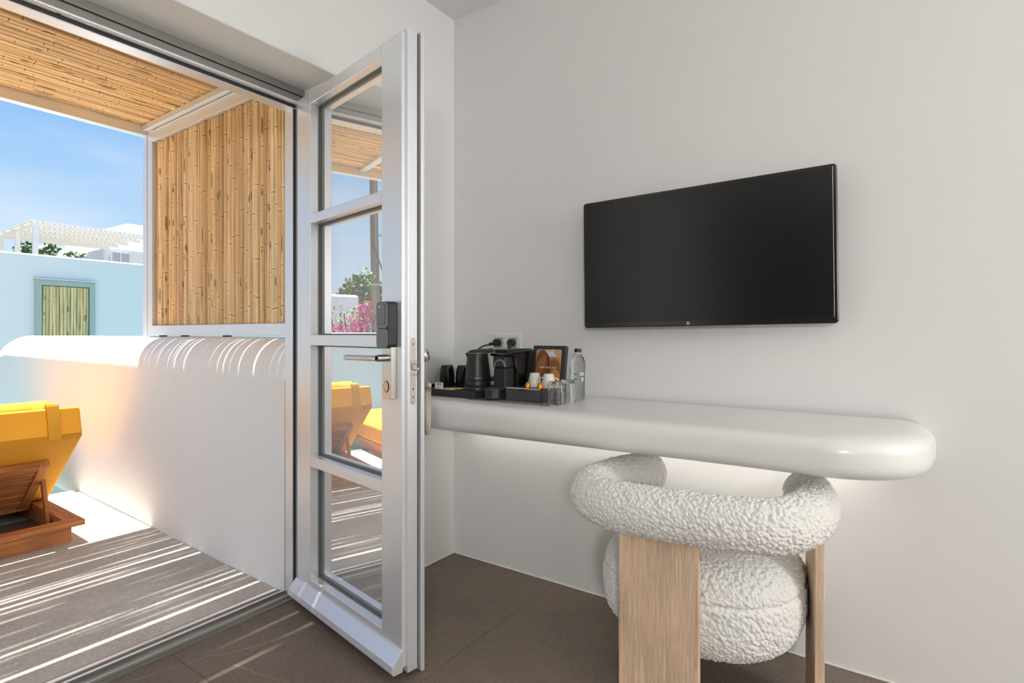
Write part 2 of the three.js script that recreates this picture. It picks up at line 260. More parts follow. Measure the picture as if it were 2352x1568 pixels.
// ------------------------------------------------------------------ the open glazed door leaf (local x: from hinge to free edge, z: outdoor face)
{
  const L = new THREE.Group(); L.name = 'door_1'; L.position.set(1.342, 0, -2.0); L.rotation.y = -THREE.MathUtils.degToRad(99.69);
  L.userData = { kind: 'structure', label: 'open silver aluminium glass door leaf with four panes and a card lock', category: 'door' }; scene.add(L);
  const FR = 0.003, TK = -0.058, S1 = 0.745;
  part(L, 'stile', [bx(0.0, 0.115, 0.03, 2.034, TK, 0, FR)], M.alu);
  part(L, 'stile', [bx(0.629, S1, 0.03, 2.034, -0.02, 0, FR), bx(0.629, 0.757, 0.014, 2.045, TK + 0.006, -0.014, FR), bx(0.629, 0.748, 0.02, 2.045, TK - 0.002, TK + 0.007, 0.001)], M.alu);
  part(L, 'flange', [bx(0.70, 0.766, 0.003, 2.05, -0.074, TK - 0.0015, 0.003), bx(0, 0.70, 1.985, 2.05, -0.074, TK - 0.0015, 0.003), bx(0, 0.7, 0.006, 0.12, -0.074, TK - 0.0015, 0.003), bx(-0.012, 0.10, 0.12, 1.985, -0.074, TK - 0.0015, 0.003)], M.alu);
  part(L, 'edge_seal', bx(0.742, 0.758, 0.02, 2.04, TK - 0.001, TK + 0.003, 0.001), std([0.2, 0.2, 0.19], 0.7));
  part(L, 'rail', bx(0.1165, 0.6275, 1.988, 2.034, TK, -0.0006, FR), M.alu);
  part(L, 'rail', bx(0.1165, 0.6275, 0.03, 0.113, TK, -0.0006, FR), M.alu);
  const bars = [[0.557, 0.598], [1.036, 1.077], [1.517, 1.553]];
  for (const [a, b] of bars) part(L, 'glazing_bar', bx(0.1155, 0.6285, a, b, -0.045, -0.0015, FR), M.alu);
  const edges = [0.113, ...bars.flat(), 1.988];
  for (let k = 0; k < 4; k++) {
    const a = edges[2 * k], b = edges[2 * k + 1];
    const p = part(L, 'glass_pane', bx(0.1145, 0.6295, a - 0.001, b + 0.001, -0.0462, -0.0458, 0), M.pane);
    part(p, 'glazing_seal', [bx(0.115, 0.121, a, b, -0.046, -0.034, 0.001), bx(0.623, 0.629, a, b, -0.046, -0.034, 0.001), bx(0.121, 0.623, a, a + 0.005, -0.046, -0.034, 0.001), bx(0.121, 0.623, b - 0.005, b, -0.046, -0.034, 0.001)], std([0.1, 0.115, 0.11], 0.5));
  }
  { // drip rail: sloped weather bar along the foot of the leaf
    const s = new THREE.Shape(); s.moveTo(0, 0.022); s.lineTo(0.034, 0.022); s.lineTo(0.042, 0.034); s.lineTo(0.038, 0.052); s.lineTo(0.006, 0.088); s.lineTo(0, 0.09); s.closePath();
    const g = ext(s, 0.752, 0.0015); g.rotateY(Math.PI / 2); g.applyMatrix4(new THREE.Matrix4().makeScale(1, 1, -1)); // profile x becomes local z
    { const ix = g.index; if (ix) { const a = ix.array; for (let i = 0; i < a.length; i += 3) { const q = a[i]; a[i] = a[i + 1]; a[i + 1] = q; } } else { for (const at of Object.values(g.attributes)) { const n = at.itemSize, a = at.array; for (let i = 0; i < at.count; i += 3) for (let k = 0; k < n; k++) { const q = a[(i + 1) * n + k]; a[(i + 1) * n + k] = a[(i + 2) * n + k]; a[(i + 2) * n + k] = q; } } } }
    g.computeVertexNormals(); part(L, 'drip_rail', g, M.alu);
  }
  // hardware
  const plate = part(L, 'lock_plate', bx(0.664, 0.718, 0.874, 1.06, 0, 0.021, 0.002), M.steel);
  part(plate, 'key_button', cyl(0.0125, 0.0125, 0.002, 32).rotateX(Math.PI / 2).scale(1, 1.35, 1).translate(0.691, 0.913, 0.0216), M.brass);
  part(plate, 'button_ring', new THREE.TorusGeometry(0.0128, 0.0009, 8, 36).scale(1, 1.35, 1).translate(0.691, 0.913, 0.0222), M.gasket);
  const lc = part(L, 'lock_case', ext(rrShape(0.066, 0.148, 0.014), 0.034, 0.004, 3).translate(0.690, 1.109, 0.0), M.lockDark);
  part(lc, 'lock_cover', [ext(rrShape(0.062, 0.083, 0.012), 0.005, 0.0018).translate(0.6885, 1.1395, 0.0325)], M.lockGrey);
  part(lc, 'lock_cover', [ext(rrShape(0.062, 0.060, 0.012), 0.005, 0.0018).translate(0.6885, 1.0665, 0.0325)], M.lockGrey);
  part(lc, 'card_pad', ext(rrShape(0.042, 0.064, 0.004), 0.004, 0.0012).translate(0.687, 1.143, 0.0358), M.lockGrey);
  part(lc, 'signal_dot', cyl(0.0035, 0.0035, 0.001, 20).rotateX(Math.PI / 2).translate(0.681, 1.166, 0.0402), M.white_dot);
  part(L, 'lever_handle', [cyl(0.011, 0.011, 0.04, 24).rotateX(Math.PI / 2).translate(0.694, 1.004, 0.04), tube([[0.696, 1.004, 0.058], [0.67, 1.004, 0.062], [0.6, 1.003, 0.062], [0.51, 1.002, 0.062]], 0.0088, 40, 16), new THREE.SphereGeometry(0.0088, 20, 12).translate(0.51, 1.002, 0.062)], M.steel);
  const sp = part(L, 'strike_plate', ext(rrShape(0.020, 0.212, 0.0099), 0.002, 0.0005).rotateY(Math.PI / 2).translate(0.7565, 0.963, -0.034), M.steel);
  part(sp, 'latch', [bx(0.7582, 0.7710, 0.986, 0.997, -0.043, -0.026, 0.002), bx(0.7582, 0.7710, 0.967, 0.984, -0.040, -0.030, 0.002), bx(0.7582, 0.7710, 0.965, 0.974, -0.05, -0.035, 0.002)], M.steelPolish);
  part(sp, 'dead_bolt', [bx(0.7580, 0.7675, 0.950, 0.957, -0.044, -0.026, 0.001), bx(0.7578, 0.7592, 0.915, 0.944, -0.039, -0.030, 0.0006)], M.steelPolish);
  for (const y of [1.048, 0.880]) part(sp, 'screw', cyl(0.0042, 0.0042, 0.0012, 16).rotateZ(Math.PI / 2).translate(0.7588, y, -0.034), M.aluDark);
  part(sp, 'bolt_hole', cyl(0.003, 0.003, 0.0008, 16).rotateZ(Math.PI / 2).translate(0.7586, 0.906, -0.034), M.gasket);
  part(L, 'knob', [lathe([[0.0001, 0.0], [0.014, 0.001], [0.012, 0.018], [0.014, 0.026], [0.024, 0.034], [0.0275, 0.048], [0.023, 0.062], [0.012, 0.0705], [0.0001, 0.072]], 40).rotateX(-Math.PI / 2).translate(0.682, 1.008, -0.078)], M.steelPolish);
  // pouch on the knob
  const place = (x, y, z) => { const v = new THREE.Vector3(x, y, z); L.updateMatrixWorld(); return L.localToWorld(v); };
  const o = place(0.705, 0.745, -0.112), pc = thing('door_pouch', 'beige linen pouch hanging from the inner door knob', 'pouch', [o.x, o.y, o.z], L.rotation.y);
  const f = (sgn) => (u, v) => { const w = 0.04 - 0.003 * Math.sin(v * 5), fold = 0.004 * Math.sin(u * 9 + v * 3) * (0.4 + v), puff = 0.009 * Math.sin(Math.PI * u) * Math.sin(Math.PI * Math.min(1, v * 1.15 + 0.05)); return [(u - 0.5) * 2 * w + 0.004 * Math.sin(v * 6), v * 0.172 - 0.004 * Math.sin(u * 5), sgn * puff + fold]; };
  const back = grid(24, 30, f(-1)); back.index.array.reverse(); back.computeVertexNormals();
  part(pc, 'pouch_body', [grid(24, 30, f(1)), back], M.linen);
  part(pc, 'hem', [bx(-0.040, 0.040, 0.160, 0.174, -0.006, 0.007, 0.003)], std([0.52, 0.43, 0.37], 0.95));
  part(pc, 'cord', tube([[-0.03, 0.172, 0], [-0.022, 0.24, 0.012], [-0.022, 0.27, 0.012], [-0.022, 0.24, 0.014], [0.03, 0.172, 0]], 0.0015, 40, 6), M.linen);
}

// ------------------------------------------------------------------ desk with light strip
{
  const zl = Z_WALL, zr = 0.09, xf = 1.575, top = 0.82, bot = 0.702;
  // plan outline followed from the wall at the free end round the front to the door wall
  const plan = []; const R = 0.24;
  plan.push([X_WALL, zr - 0.01]);
  for (let k = 0; k <= 6; k++) plan.push([lerp(X_WALL, xf + R + 0.03, (k + 1) / 7), zr + 0.01 * Math.sin(k / 6 * Math.PI)]);
  for (let k = 1; k <= 14; k++) { const a = k / 14 * Math.PI / 2; plan.push([xf + 0.03 + R * (1 - Math.sin(a)), zr - R * (1 - Math.cos(a))]); }
  for (let k = 1; k <= 20; k++) { const t = k / 20; plan.push([xf + 0.03 - 0.04 * sstep(0, 0.9, t), lerp(zr - R, zl, t)]); }
  const prof = []; const hh = (top - bot) / 2, cy = (top + bot) / 2, n = 26, ex = 0.62;   // flattened bullnose
  for (let k = 0; k <= n; k++) { const a = Math.PI / 2 - k / n * Math.PI, c = Math.cos(a), s = Math.sin(a); prof.push([Math.pow(Math.abs(c), 0.75) * 0.085, Math.sign(s) * Math.pow(Math.abs(s), ex) * hh + cy]); }
  const N = plan.length, nrm = plan.map((p, i) => { const a = plan[Math.max(0, i - 1)], b = plan[Math.min(N - 1, i + 1)], dx = b[0] - a[0], dz = b[1] - a[1], l = Math.hypot(dx, dz); return [dz / l, -dx / l]; });
  const at = (i, k) => { const nn = nrm[i], o = prof[k][0] - 0.085; return [plan[i][0] + nn[0] * o, prof[k][1], plan[i][1] + nn[1] * o]; };
  const sg = grid(N - 1, n, (u, v) => at(Math.round(u * (N - 1)), Math.round(v * n))); 
  const cap = (k, up) => { // flat top and bottom
    const s = new THREE.Shape(); for (let i = 0; i < N; i++) { const p = at(i, k); i ? s.lineTo(p[0], -p[2]) : s.moveTo(p[0], -p[2]); } s.lineTo(X_WALL, -zl); s.closePath();
    const g = new THREE.ShapeGeometry(s, 8); g.rotateX(-Math.PI / 2); g.translate(0, prof[k][1], 0); if (!up) { const a = g.index.array; for (let i = 0; i < a.length; i += 3) { const q = a[i]; a[i] = a[i + 1]; a[i + 1] = q; } g.computeVertexNormals(); } return g;
  };
  const dk = thing('wall_desk', 'long white rounded desk shelf built onto the television wall', 'desk', [0, 0, 0]);
  part(dk, 'desk_slab', [sg, cap(0, true), cap(n, false)], M.desk);
  const strip = part(dk, 'light_strip', bx(1.985, 1.997, bot - 0.006, bot - 0.0005, -1.68, -0.06, 0.001), M.ledOn, 'slim warm light strip under the desk');
  const led = new THREE.RectAreaLight(new THREE.Color(1, 0.96, 0.9), LED_POWER, 1.6, 0.014); led.position.set(1.991, bot - 0.0085, -0.87); led.rotation.set(-Math.PI / 2, 0, Math.PI / 2); led.name = 'strip_light'; scene.add(led);
}

// ------------------------------------------------------------------ television
{
  const t = thing('television', 'black flat screen television mounted on the white wall', 'television', [X_WALL - 0.005, 1.36, -0.583]); t.rotation.x = -0.011;
  const W = 0.885, Hh = 0.502, xf = -0.075;   // local: z along the wall, x out of it (negative towards the room)
  part(t, 'casing', ext(rrShape(W, Hh, 0.012), 0.03, 0.004, 3).rotateY(-Math.PI / 2).translate(xf + 0.032, 0, 0), M.tvBody);
  part(t, 'rear_housing', bx(xf + 0.03, -0.02, -0.17, 0.13, -0.3, 0.3, 0.015), M.blackMatte);
  part(t, 'wall_bracket', bx(-0.024, 0.004, -0.12, 0.08, -0.14, 0.14, 0.003), M.blackMatte);
  const sc = part(t, 'screen', bx(xf + 0.0012, xf + 0.004, -Hh / 2 + 0.021, Hh / 2 - 0.010, -W / 2 + 0.010, W / 2 - 0.012, 0.0008), M.tvScreen);
  part(t, 'bezel_trim', [bx(xf - 0.0008, xf + 0.004, -Hh / 2 + 0.02, Hh / 2 - 0.009, W / 2 - 0.0125, W / 2 - 0.0105, 0.0005)], M.steelPolish);
  const c = document.createElement('canvas'); c.width = c.height = 64; const g = c.getContext('2d'); g.fillStyle = '#b9b9b5'; g.fillRect(0, 0, 64, 64); g.fillStyle = '#191919'; g.font = 'bold 46px sans-serif'; g.textAlign = 'center'; g.fillText('a', 24, 46); g.fillRect(38, 14, 6, 34); g.fillRect(48, 14, 5, 34); g.fillRect(38, 26, 15, 5);
  const lt = new THREE.CanvasTexture(c); lt.colorSpace = THREE.SRGBColorSpace;
  part(t, 'maker_badge', new THREE.PlaneGeometry(0.0105, 0.0105).rotateY(-Math.PI / 2).translate(xf + 0.0006, -Hh / 2 + 0.0105, -0.025), std([1, 1, 1], 0.4, { map: lt }));
}

// ------------------------------------------------------------------ sockets, plugs
const cordMat = std([0.012, 0.012, 0.012], 0.5);
{
  const zs = [-1.503, -1.422], y = 1.0405;
  const sp = thing('wall_socket', 'white double wall socket with two grey outlets above the desk', 'socket', [X_WALL, y, -1.4625]);
  part(sp, 'cover_plate', bx(-0.008, 0, -0.040, 0.040, -0.0835, 0.0835, 0.003), M.plastic);
  for (const z of zs) { const q = part(sp, 'outlet', bx(-0.0115, -0.006, -0.0255, 0.0255, z + 1.4625 - 0.0255, z + 1.4625 + 0.0255, 0.0015), M.socketGrey); }
  const k1 = thing('power_plug', 'black plug in the outlet nearer the room corner with a cord to the kettle', 'plug', [X_WALL - 0.0118, y, zs[0]]);
  part(k1, 'plug_body', [cyl(0.018, 0.016, 0.022, 28).rotateZ(Math.PI / 2).translate(-0.011, 0, 0), tube([[-0.014, 0, 0], [-0.022, -0.003, -0.014], [-0.03, -0.008, -0.03]], 0.0068, 16, 10)], cordMat);
  part(k1, 'cord', tube([[-0.028, -0.0075, -0.028], [-0.05, -0.02, -0.06], [-0.07, -0.06, -0.09], [-0.075, -0.13, -0.10], [-0.08, -0.195, -0.09], [-0.10, -0.199, -0.04]], 0.0034, 48, 8), cordMat);
  const k2 = thing('power_plug', 'black plug in the outlet behind the coffee machine', 'plug', [X_WALL - 0.0118, y, zs[1]]);
  part(k2, 'plug_body', [cyl(0.018, 0.016, 0.022, 28).rotateZ(Math.PI / 2).translate(-0.011, 0, 0), tube([[-0.014, 0.002, 0], [-0.024, -0.012, 0], [-0.024, -0.032, 0]], 0.0085, 16, 10)], std([0.012, 0.013, 0.02], 0.4));
  part(k2, 'cord', tube([[-0.024, -0.03, 0], [-0.024, -0.07, 0.002], [-0.022, -0.14, 0.0], [-0.02, -0.195, 0.02]], 0.0034, 32, 8), cordMat);
}

// ------------------------------------------------------------------ things on the desk
const D = 0.8205;
const canvasMat = (w, h, draw, rough = 0.5) => { const c = document.createElement('canvas'); c.width = w; c.height = h; draw(c.getContext('2d'), w, h); const t = new THREE.CanvasTexture(c); t.colorSpace = THREE.SRGBColorSpace; return std([1, 1, 1], rough, { map: t }); };
const wrap = (r, h, a0, a1, n = 24) => { const g = new THREE.CylinderGeometry(r, r, h, n, 1, true, a0, a1 - a0); return g; };
const DIR = (x, z) => Math.atan2(-x, -z);    // cylinder angle that faces the camera from (x, z)
{ // clear acrylic mat
  const g = ext(rrShape(0.34, 0.40, 0.012), 0.0015, 0.0004).rotateX(-Math.PI / 2).translate(0, 0, 0);
  const t = thing('desk_mat', 'clear acrylic mat under the glasses and the coffee things', 'mat', [1.85, D, -1.195]);
  part(t, 'sheet', g, M.acrylic);
  part(t, 'print', new THREE.PlaneGeometry(0.05, 0.006).rotateX(-Math.PI / 2).rotateY(-Math.PI / 2).translate(-0.135, 0.0018, 0.02), canvasMat(256, 32, (c, w, h) => { c.fillStyle = '#b5b3ae'; c.fillRect(0, 0, w, h); c.fillStyle = '#3a3a3c'; for (const [x, q] of [[30, 40], [78, 22], [108, 46], [164, 52]]) c.fillRect(x, 11, q, 10); }));
}
{ // welcome tray
  const t = thing('tray', 'black wooden welcome tray with the kettle and mugs', 'tray', [1.857, D, -1.567]);
  part(t, 'base_board', bx(-0.142, 0.142, 0, 0.016, -0.185, 0.185, 0.002), M.blackMatte);
  for (const [a, b, c, d] of [[-0.145, -0.137, -0.188, 0.188], [0.137, 0.145, -0.188, 0.188], [-0.137, 0.137, -0.188, -0.18], [-0.137, 0.137, 0.18, 0.188]]) part(t, 'rim_board', bx(a, b, 0, 0.029, c, d, 0.0012), M.blackMatte);
}
const TD = D + 0.0165;
{
  const mug = thing('mug', 'black glossy mug standing upside down, nearest the door', 'mug', [1.935, TD, -1.712], 0, 'upturned black mugs on the tray');
  part(mug, 'mug_body', lathe([[0.0001, 0.098], [0.024, 0.099], [0.0275, 0.096], [0.031, 0.08], [0.0342, 0.055], [0.035, 0.03], [0.0335, 0.006], [0.032, 0], [0.03, 0], [0.0315, 0.01], [0.0001, 0.012]], 48), M.blackGloss);
  part(mug, 'handle', tube([[-0.033, 0.075, -0.004], [-0.05, 0.072, -0.006], [-0.055, 0.045, -0.007], [-0.048, 0.022, -0.006], [-0.034, 0.02, -0.004]], 0.0042, 28, 8).rotateY(0.75), M.blackGloss);
  const m2 = mug.clone(); m2.name = numbered('mug'); m2.position.set(1.963, TD, -1.638); m2.userData = { label: 'black glossy mug standing upside down, beside the kettle', category: 'mug', group: 'upturned black mugs on the tray' }; scene.add(m2);
}
{
  const K = [1.865, TD, -1.475], k = thing('kettle', 'black electric kettle on the tray', 'kettle', K), A = DIR(K[0], K[2]);
  part(k, 'power_base', lathe([[0.0001, 0], [0.060, 0], [0.062, 0.003], [0.061, 0.016], [0.057, 0.02], [0.0001, 0.02]], 56), M.blackSatin);
  part(k, 'foot_band', lathe([[0.054, 0.0205], [0.0575, 0.021], [0.0565, 0.042], [0.054, 0.043]], 56), M.blackSatin);
  part(k, 'kettle_body', lathe([[0.0001, 0.0435], [0.0545, 0.0435], [0.056, 0.046], [0.0525, 0.085], [0.0475, 0.13], [0.0445, 0.158], [0.0435, 0.161], [0.0001, 0.161]], 64), M.blackSatin);
  part(k, 'rim_ring', lathe([[0.0425, 0.1605], [0.0446, 0.1605], [0.0446, 0.1628], [0.0425, 0.1628]], 64), M.steel);
  const lid = part(k, 'lid', lathe([[0.0435, 0.163], [0.043, 0.166], [0.034, 0.173], [0.015, 0.177], [0.0001, 0.178]], 56), M.blackMatte);
  part(lid, 'lid_tab', bx(-0.012, 0.012, 0.172, 0.179, 0.01, 0.042, 0.003).rotateY(A + 1.9), M.blackMatte);
  part(k, 'handle', [tube([[0, 0.166, 0.036], [0, 0.172, 0.058], [0, 0.162, 0.078], [0, 0.13, 0.086], [0, 0.08, 0.085], [0, 0.052, 0.074], [0, 0.046, 0.05]], 0.0095, 48, 12)].map((g) => g.rotateY(A + 1.75)), M.blackMatte);
  part(k, 'spout', new THREE.ConeGeometry(0.014, 0.03, 20).rotateX(Math.PI).scale(1, 1, 0.8).translate(0, 0.147, 0.043).rotateY(A - 1.4), M.blackSatin);
  const lab = part(k, 'brand_print', wrap(0.0551, 0.012, -0.26, 0.26).rotateY(A).scale(1, 1, 1).translate(0, 0.0575, 0), canvasMat(256, 108, (c, w, h) => { c.fillStyle = '#2b2b2a'; c.fillRect(0, 0, w, h); c.fillStyle = '#dcdcd8'; c.font = 'italic bold 84px sans-serif'; c.textAlign = 'center'; c.fillText('Primo', w / 2, 84); }));
  part(k, 'button_print', wrap(0.0577, 0.012, -0.13, 0.13).rotateY(A).translate(0, 0.0315, 0), canvasMat(128, 100, (c, w, h) => { c.fillStyle = '#242424'; c.fillRect(0, 0, w, h); c.fillStyle = '#777775'; c.fillRect(6, 10, 116, 80); c.fillStyle = '#1c1c1c'; c.fillRect(20, 22, 40, 22); c.fillRect(20, 54, 30, 22); c.fillRect(76, 22, 10, 54); c.fillRect(94, 22, 14, 20); }));
}
{ // sachets
  const tilt = (o, x, y, z) => { o.rotation.set(x, y, z); return o; };
  const tp = thing('tea_sachet', 'white tea sachet leaning at the front left of the tray', 'sachet', [1.775, TD + 0.0008, -1.617]); tp.rotation.set(0, 2.32, 0); 
  const sg = bx(-0.018, 0.018, 0, 0.034, -0.002, 0.002, 0.0015).rotateX(0.42); part(tp, 'packet', sg, M.paper);
  part(tp, 'printed_panel', new THREE.PlaneGeometry(0.034, 0.030).rotateY(Math.PI).translate(0, 0.017, -0.0024).rotateX(0.42), canvasMat(128, 112, (c, w, h) => { c.fillStyle = '#c9c9c4'; c.fillRect(0, 0, w, h); c.fillStyle = '#26262a'; c.fillRect(34, 8, 60, 26); c.fillStyle = '#e8e8e2'; c.fillRect(44, 17, 40, 8); c.fillStyle = '#8d9398'; c.fillRect(12, 12, 6, 90); c.fillRect(110, 12, 6, 90); for (let k = 0; k < 5; k++) c.fillRect(34, 46 + k * 11, 60, 4); }));
  const mk = (name, label, col, x, z, ry, w, d, dy = 0) => { const m = single(name, label, 'sachet', bx(-w / 2, w / 2, 0, 0.003, -d / 2, d / 2, 0.001), std(col, 0.6), [x, TD + dy + 0.0003, z], 'sugar sachets on the tray'); m.rotation.set(0, ry, 0.06); return m; };
  mk('sugar_sachet', 'orange and cream sugar sachet on the tray', [0.72, 0.5, 0.24], 1.79, -1.575, 0.6, 0.03, 0.055, 0.004);
  mk('sugar_sachet', 'yellow green sugar sachet lying in front of the mugs', [0.55, 0.56, 0.10], 1.825, -1.565, 1.2, 0.016, 0.06, 0.002);
  mk('sugar_sachet', 'olive sugar sachet under the yellow green one', [0.32, 0.36, 0.07], 1.84, -1.59, 0.9, 0.014, 0.05);
  single('stirrer', 'pale wooden coffee stirrer lying before the mugs', 'stirrer', bx(-0.003, 0.003, 0, 0.0015, -0.06, 0.06, 0.0006).rotateY(0.35), std([0.66, 0.62, 0.52], 0.7), [1.885, TD + 0.001, -1.60]);
  single('sugar_sachet', 'white paper sachet lying at the tray corner before the kettle', 'sachet', bx(-0.009, 0.009, 0, 0.003, -0.032, 0.032, 0.001).rotateY(0.5), M.paper, [1.757, TD + 0.0005, -1.415], 'sugar sachets on the tray');
}
const tumblerGeo = lathe([[0.0001, 0.006], [0.024, 0.006], [0.0265, 0.03], [0.0295, 0.149], [0.0303, 0.15], [0.031, 0.149], [0.028, 0.03], [0.027, 0], [0.0001, 0]], 40);
single('tall_glass', 'clear tall glass standing behind the kettle', 'glass', tumblerGeo, M.glass, [1.99, D + 0.002, -1.66 + 0.05], 'tall clear glasses at the wall').position.set(2.022, D, -1.60);
single('tall_glass', 'clear tall glass between coffee machine and picture box', 'glass', tumblerGeo, M.glass, [2.028, D + 0.002, -1.228], 'tall clear glasses at the wall');

{ // coffee machine: local x towards the wall, z along the desk
  const o = thing('coffee_machine', 'small black capsule coffee machine beside the kettle', 'coffee machine', [1.885, D + 0.0019, -1.312]);
  part(o, 'body', [ext((() => { const s = new THREE.Shape(); s.moveTo(-0.02, 0.004); s.lineTo(0.145, 0.004); s.lineTo(0.145, 0.165); s.quadraticCurveTo(0.145, 0.192, 0.118, 0.192); s.lineTo(-0.05, 0.187); s.quadraticCurveTo(-0.092, 0.184, -0.094, 0.176); s.lineTo(-0.088, 0.168); s.lineTo(-0.05, 0.168); s.quadraticCurveTo(-0.035, 0.165, -0.035, 0.15); s.lineTo(-0.02, 0.1); s.closePath(); return s; })(), 0.088, 0.006, 4).translate(0, 0, -0.044)], M.blackGloss);
  part(o, 'lever', ext(rrShape(0.19, 0.012, 0.005), 0.06, 0.002).translate(0.02, 0.19, -0.03), M.blackSatin);
  const col = part(o, 'front_column', [bx(-0.085, -0.02, 0.02, 0.120, -0.030, 0.030, 0.008, 3)], M.blackMatte);
  const ribs = []; for (let k = 0; k < 9; k++) ribs.push(bx(-0.0868, -0.084, 0.024, 0.118, -0.026 + k * 0.0062, -0.0235 + k * 0.0062, 0.0006)); for (let k = 0; k < 13; k++) ribs.push(bx(-0.0868, -0.084, 0.028 + k * 0.007, 0.0302 + k * 0.007, -0.027, 0.027, 0.0006));
  part(col, 'grid_front', ribs, M.blackSatin);
  part(o, 'spout_head', [bx(-0.088, -0.02, 0.121, 0.168, -0.032, 0.032, 0.006, 3)], M.blackSatin);
  part(o, 'spout_arc', new THREE.TorusGeometry(0.026, 0.0045, 10, 40, Math.PI).rotateY(-Math.PI / 2).translate(-0.088, 0.126, 0.004), M.lockGrey);
  part(o, 'drip_tray', [ext((() => { const s = new THREE.Shape(); s.moveTo(-0.02, -0.036); s.lineTo(-0.12, -0.036); s.absarc(-0.125, 0, 0.036, -Math.PI / 2, Math.PI / 2, true); s.lineTo(-0.02, 0.036); s.closePath(); return s; })(), 0.042, 0.005, 3).rotateX(-Math.PI / 2)], M.blackSatin);
  part(o, 'foot', bx(-0.03, 0.142, 0, 0.0045, -0.04, 0.04, 0.001), M.blackMatte);
}
{ // capsule box with upright lid
  const o = thing('capsule_box', 'open black capsule box with an upright picture lid', 'box', [1.86, D + 0.0019, -1.173]);
  part(o, 'box_front', [ext((() => { const s = new THREE.Shape(); s.moveTo(-0.078, 0); s.lineTo(0.078, 0); s.lineTo(0.078, 0.046); s.lineTo(0.025, 0.046); s.lineTo(0.02, 0.04); s.lineTo(-0.02, 0.04); s.lineTo(-0.025, 0.046); s.lineTo(-0.078, 0.046); s.closePath(); return s; })(), 0.006, 0.0008).rotateY(-Math.PI / 2).translate(-0.094, 0, 0)], M.boxGrey);
  part(o, 'box_side', bx(-0.0945, 0.1, 0, 0.046, 0.0722, 0.078, 0.0008), M.blackSatin);
  part(o, 'box_side', bx(-0.0945, 0.1, 0, 0.046, -0.078, -0.0722, 0.0008), M.blackSatin);
  part(o, 'box_back', bx(0.0945, 0.1, 0, 0.046, -0.0722, 0.0722, 0.0008), M.blackSatin);
  part(o, 'capsule_insert', bx(-0.094, 0.094, 0, 0.040, -0.072, 0.072, 0.001), M.blackMatte);
  part(o, 'paper_liner', [bx(-0.099, -0.0945, 0.0455, 0.0485, -0.078, 0.078, 0.001)], M.paper);
  const lid = part(o, 'lid', bx(0, 0.022, 0, 0.165, -0.078, 0.078, 0.0015), M.blackSatin); lid.position.set(0.0785, 0.0465, 0); lid.rotation.z = -0.16;
  const s = rrShape(0.122, 0.126, 0.008), pg = new THREE.ShapeGeometry(s, 8); { const uv = pg.attributes.uv, p = pg.attributes.position; for (let i = 0; i < p.count; i++) uv.setXY(i, (p.getX(i) + 0.061) / 0.122, (p.getY(i) + 0.063) / 0.126); }
  part(lid, 'picture', pg.rotateY(-Math.PI / 2).translate(-0.0004, 0.086, 0), canvasMat(512, 512, (c, w, h) => {
    let g = c.createLinearGradient(0, 0, w, h); g.addColorStop(0, '#a98a72'); g.addColorStop(1, '#b98a5a'); c.fillStyle = g; c.fillRect(0, 0, w, h);
    const blob = (col, pts) => { c.fillStyle = col; c.beginPath(); c.moveTo(...pts[0]); for (let k = 1; k < pts.length; k += 2) c.quadraticCurveTo(...pts[k], ...pts[(k + 1) % pts.length]); c.closePath(); c.fill(); };
    c.fillStyle = '#cfd9e6'; c.fillRect(200, 0, 312, 120);
    blob('#d3b49c', [[170, 0], [260, 60], [300, 40], [340, 10], [330, 0], [250, -10], [170, 0]]);
    blob('#cf9f7a', [[330, 20], [400, 130], [512, 150], [560, 80], [512, 0], [420, -20], [330, 20]]);
    blob('#8c5a33', [[250, 512], [230, 260], [330, 160], [440, 150], [480, 230], [520, 380], [512, 512]]);
    blob('#c98a3e', [[300, 512], [320, 330], [400, 330], [480, 340], [512, 440], [512, 500], [512, 512]]);
    blob('#7a4a26', [[0, 512], [-20, 200], [40, 60], [120, -40], [220, 60], [310, 150], [290, 300], [330, 420], [260, 512], [120, 540], [0, 512]]);
    blob('#9a6236', [[0, 420], [40, 180], [150, 110], [220, 90], [210, 220], [180, 380], [60, 512], [20, 520], [0, 420]]);
    blob('#57351d', [[230, 80], [300, 160], [286, 300], [300, 420], [250, 430], [262, 300], [230, 80]]);
    c.strokeStyle = '#c98a52'; c.lineWidth = 5; for (let k = 0; k < 5; k++) { c.beginPath(); c.moveTo(10 + k * 30, 250 + k * 14); c.quadraticCurveTo(90 + k * 20, 180 + k * 30, 210, 110 + k * 50); c.stroke(); }
    c.fillStyle = '#f2e9df'; c.font = 'bold 34px sans-serif'; c.textAlign = 'center'; 'MADE WITH CARE'.split('').forEach((ch, i) => c.fillText(ch, 106 + i * 24.5, 318));
  }, 0.35));
  // cups
  const B = D + 0.0019 + 0.0403;
  const cup = thing('cup', 'white porcelain cup upside down in the box, nearer the coffee machine', 'cup', [1.905, B, -1.208], 0, 'upturned white cups');
  part(cup, 'cup_body', lathe([[0.0001, 0.058], [0.016, 0.0585], [0.019, 0.057], [0.0235, 0.044], [0.0275, 0.022], [0.0285, 0.003], [0.0275, 0], [0.026, 0.002], [0.024, 0.02], [0.0001, 0.04]], 48), M.porcelain);
  part(cup, 'handle', tube([[0.026, 0.04, 0], [0.038, 0.034, 0], [0.043, 0.024, 0], [0.038, 0.012, 0], [0.028, 0.008, 0]], 0.0032, 24, 8).rotateY(-1.1), M.porcelain);
  const c2 = cup.clone(); c2.name = numbered('cup'); c2.position.set(1.897, B, -1.137); c2.userData = { label: 'white porcelain cup upside down in the box, nearer the drinking glasses', category: 'cup', group: 'upturned white cups' }; scene.add(c2);
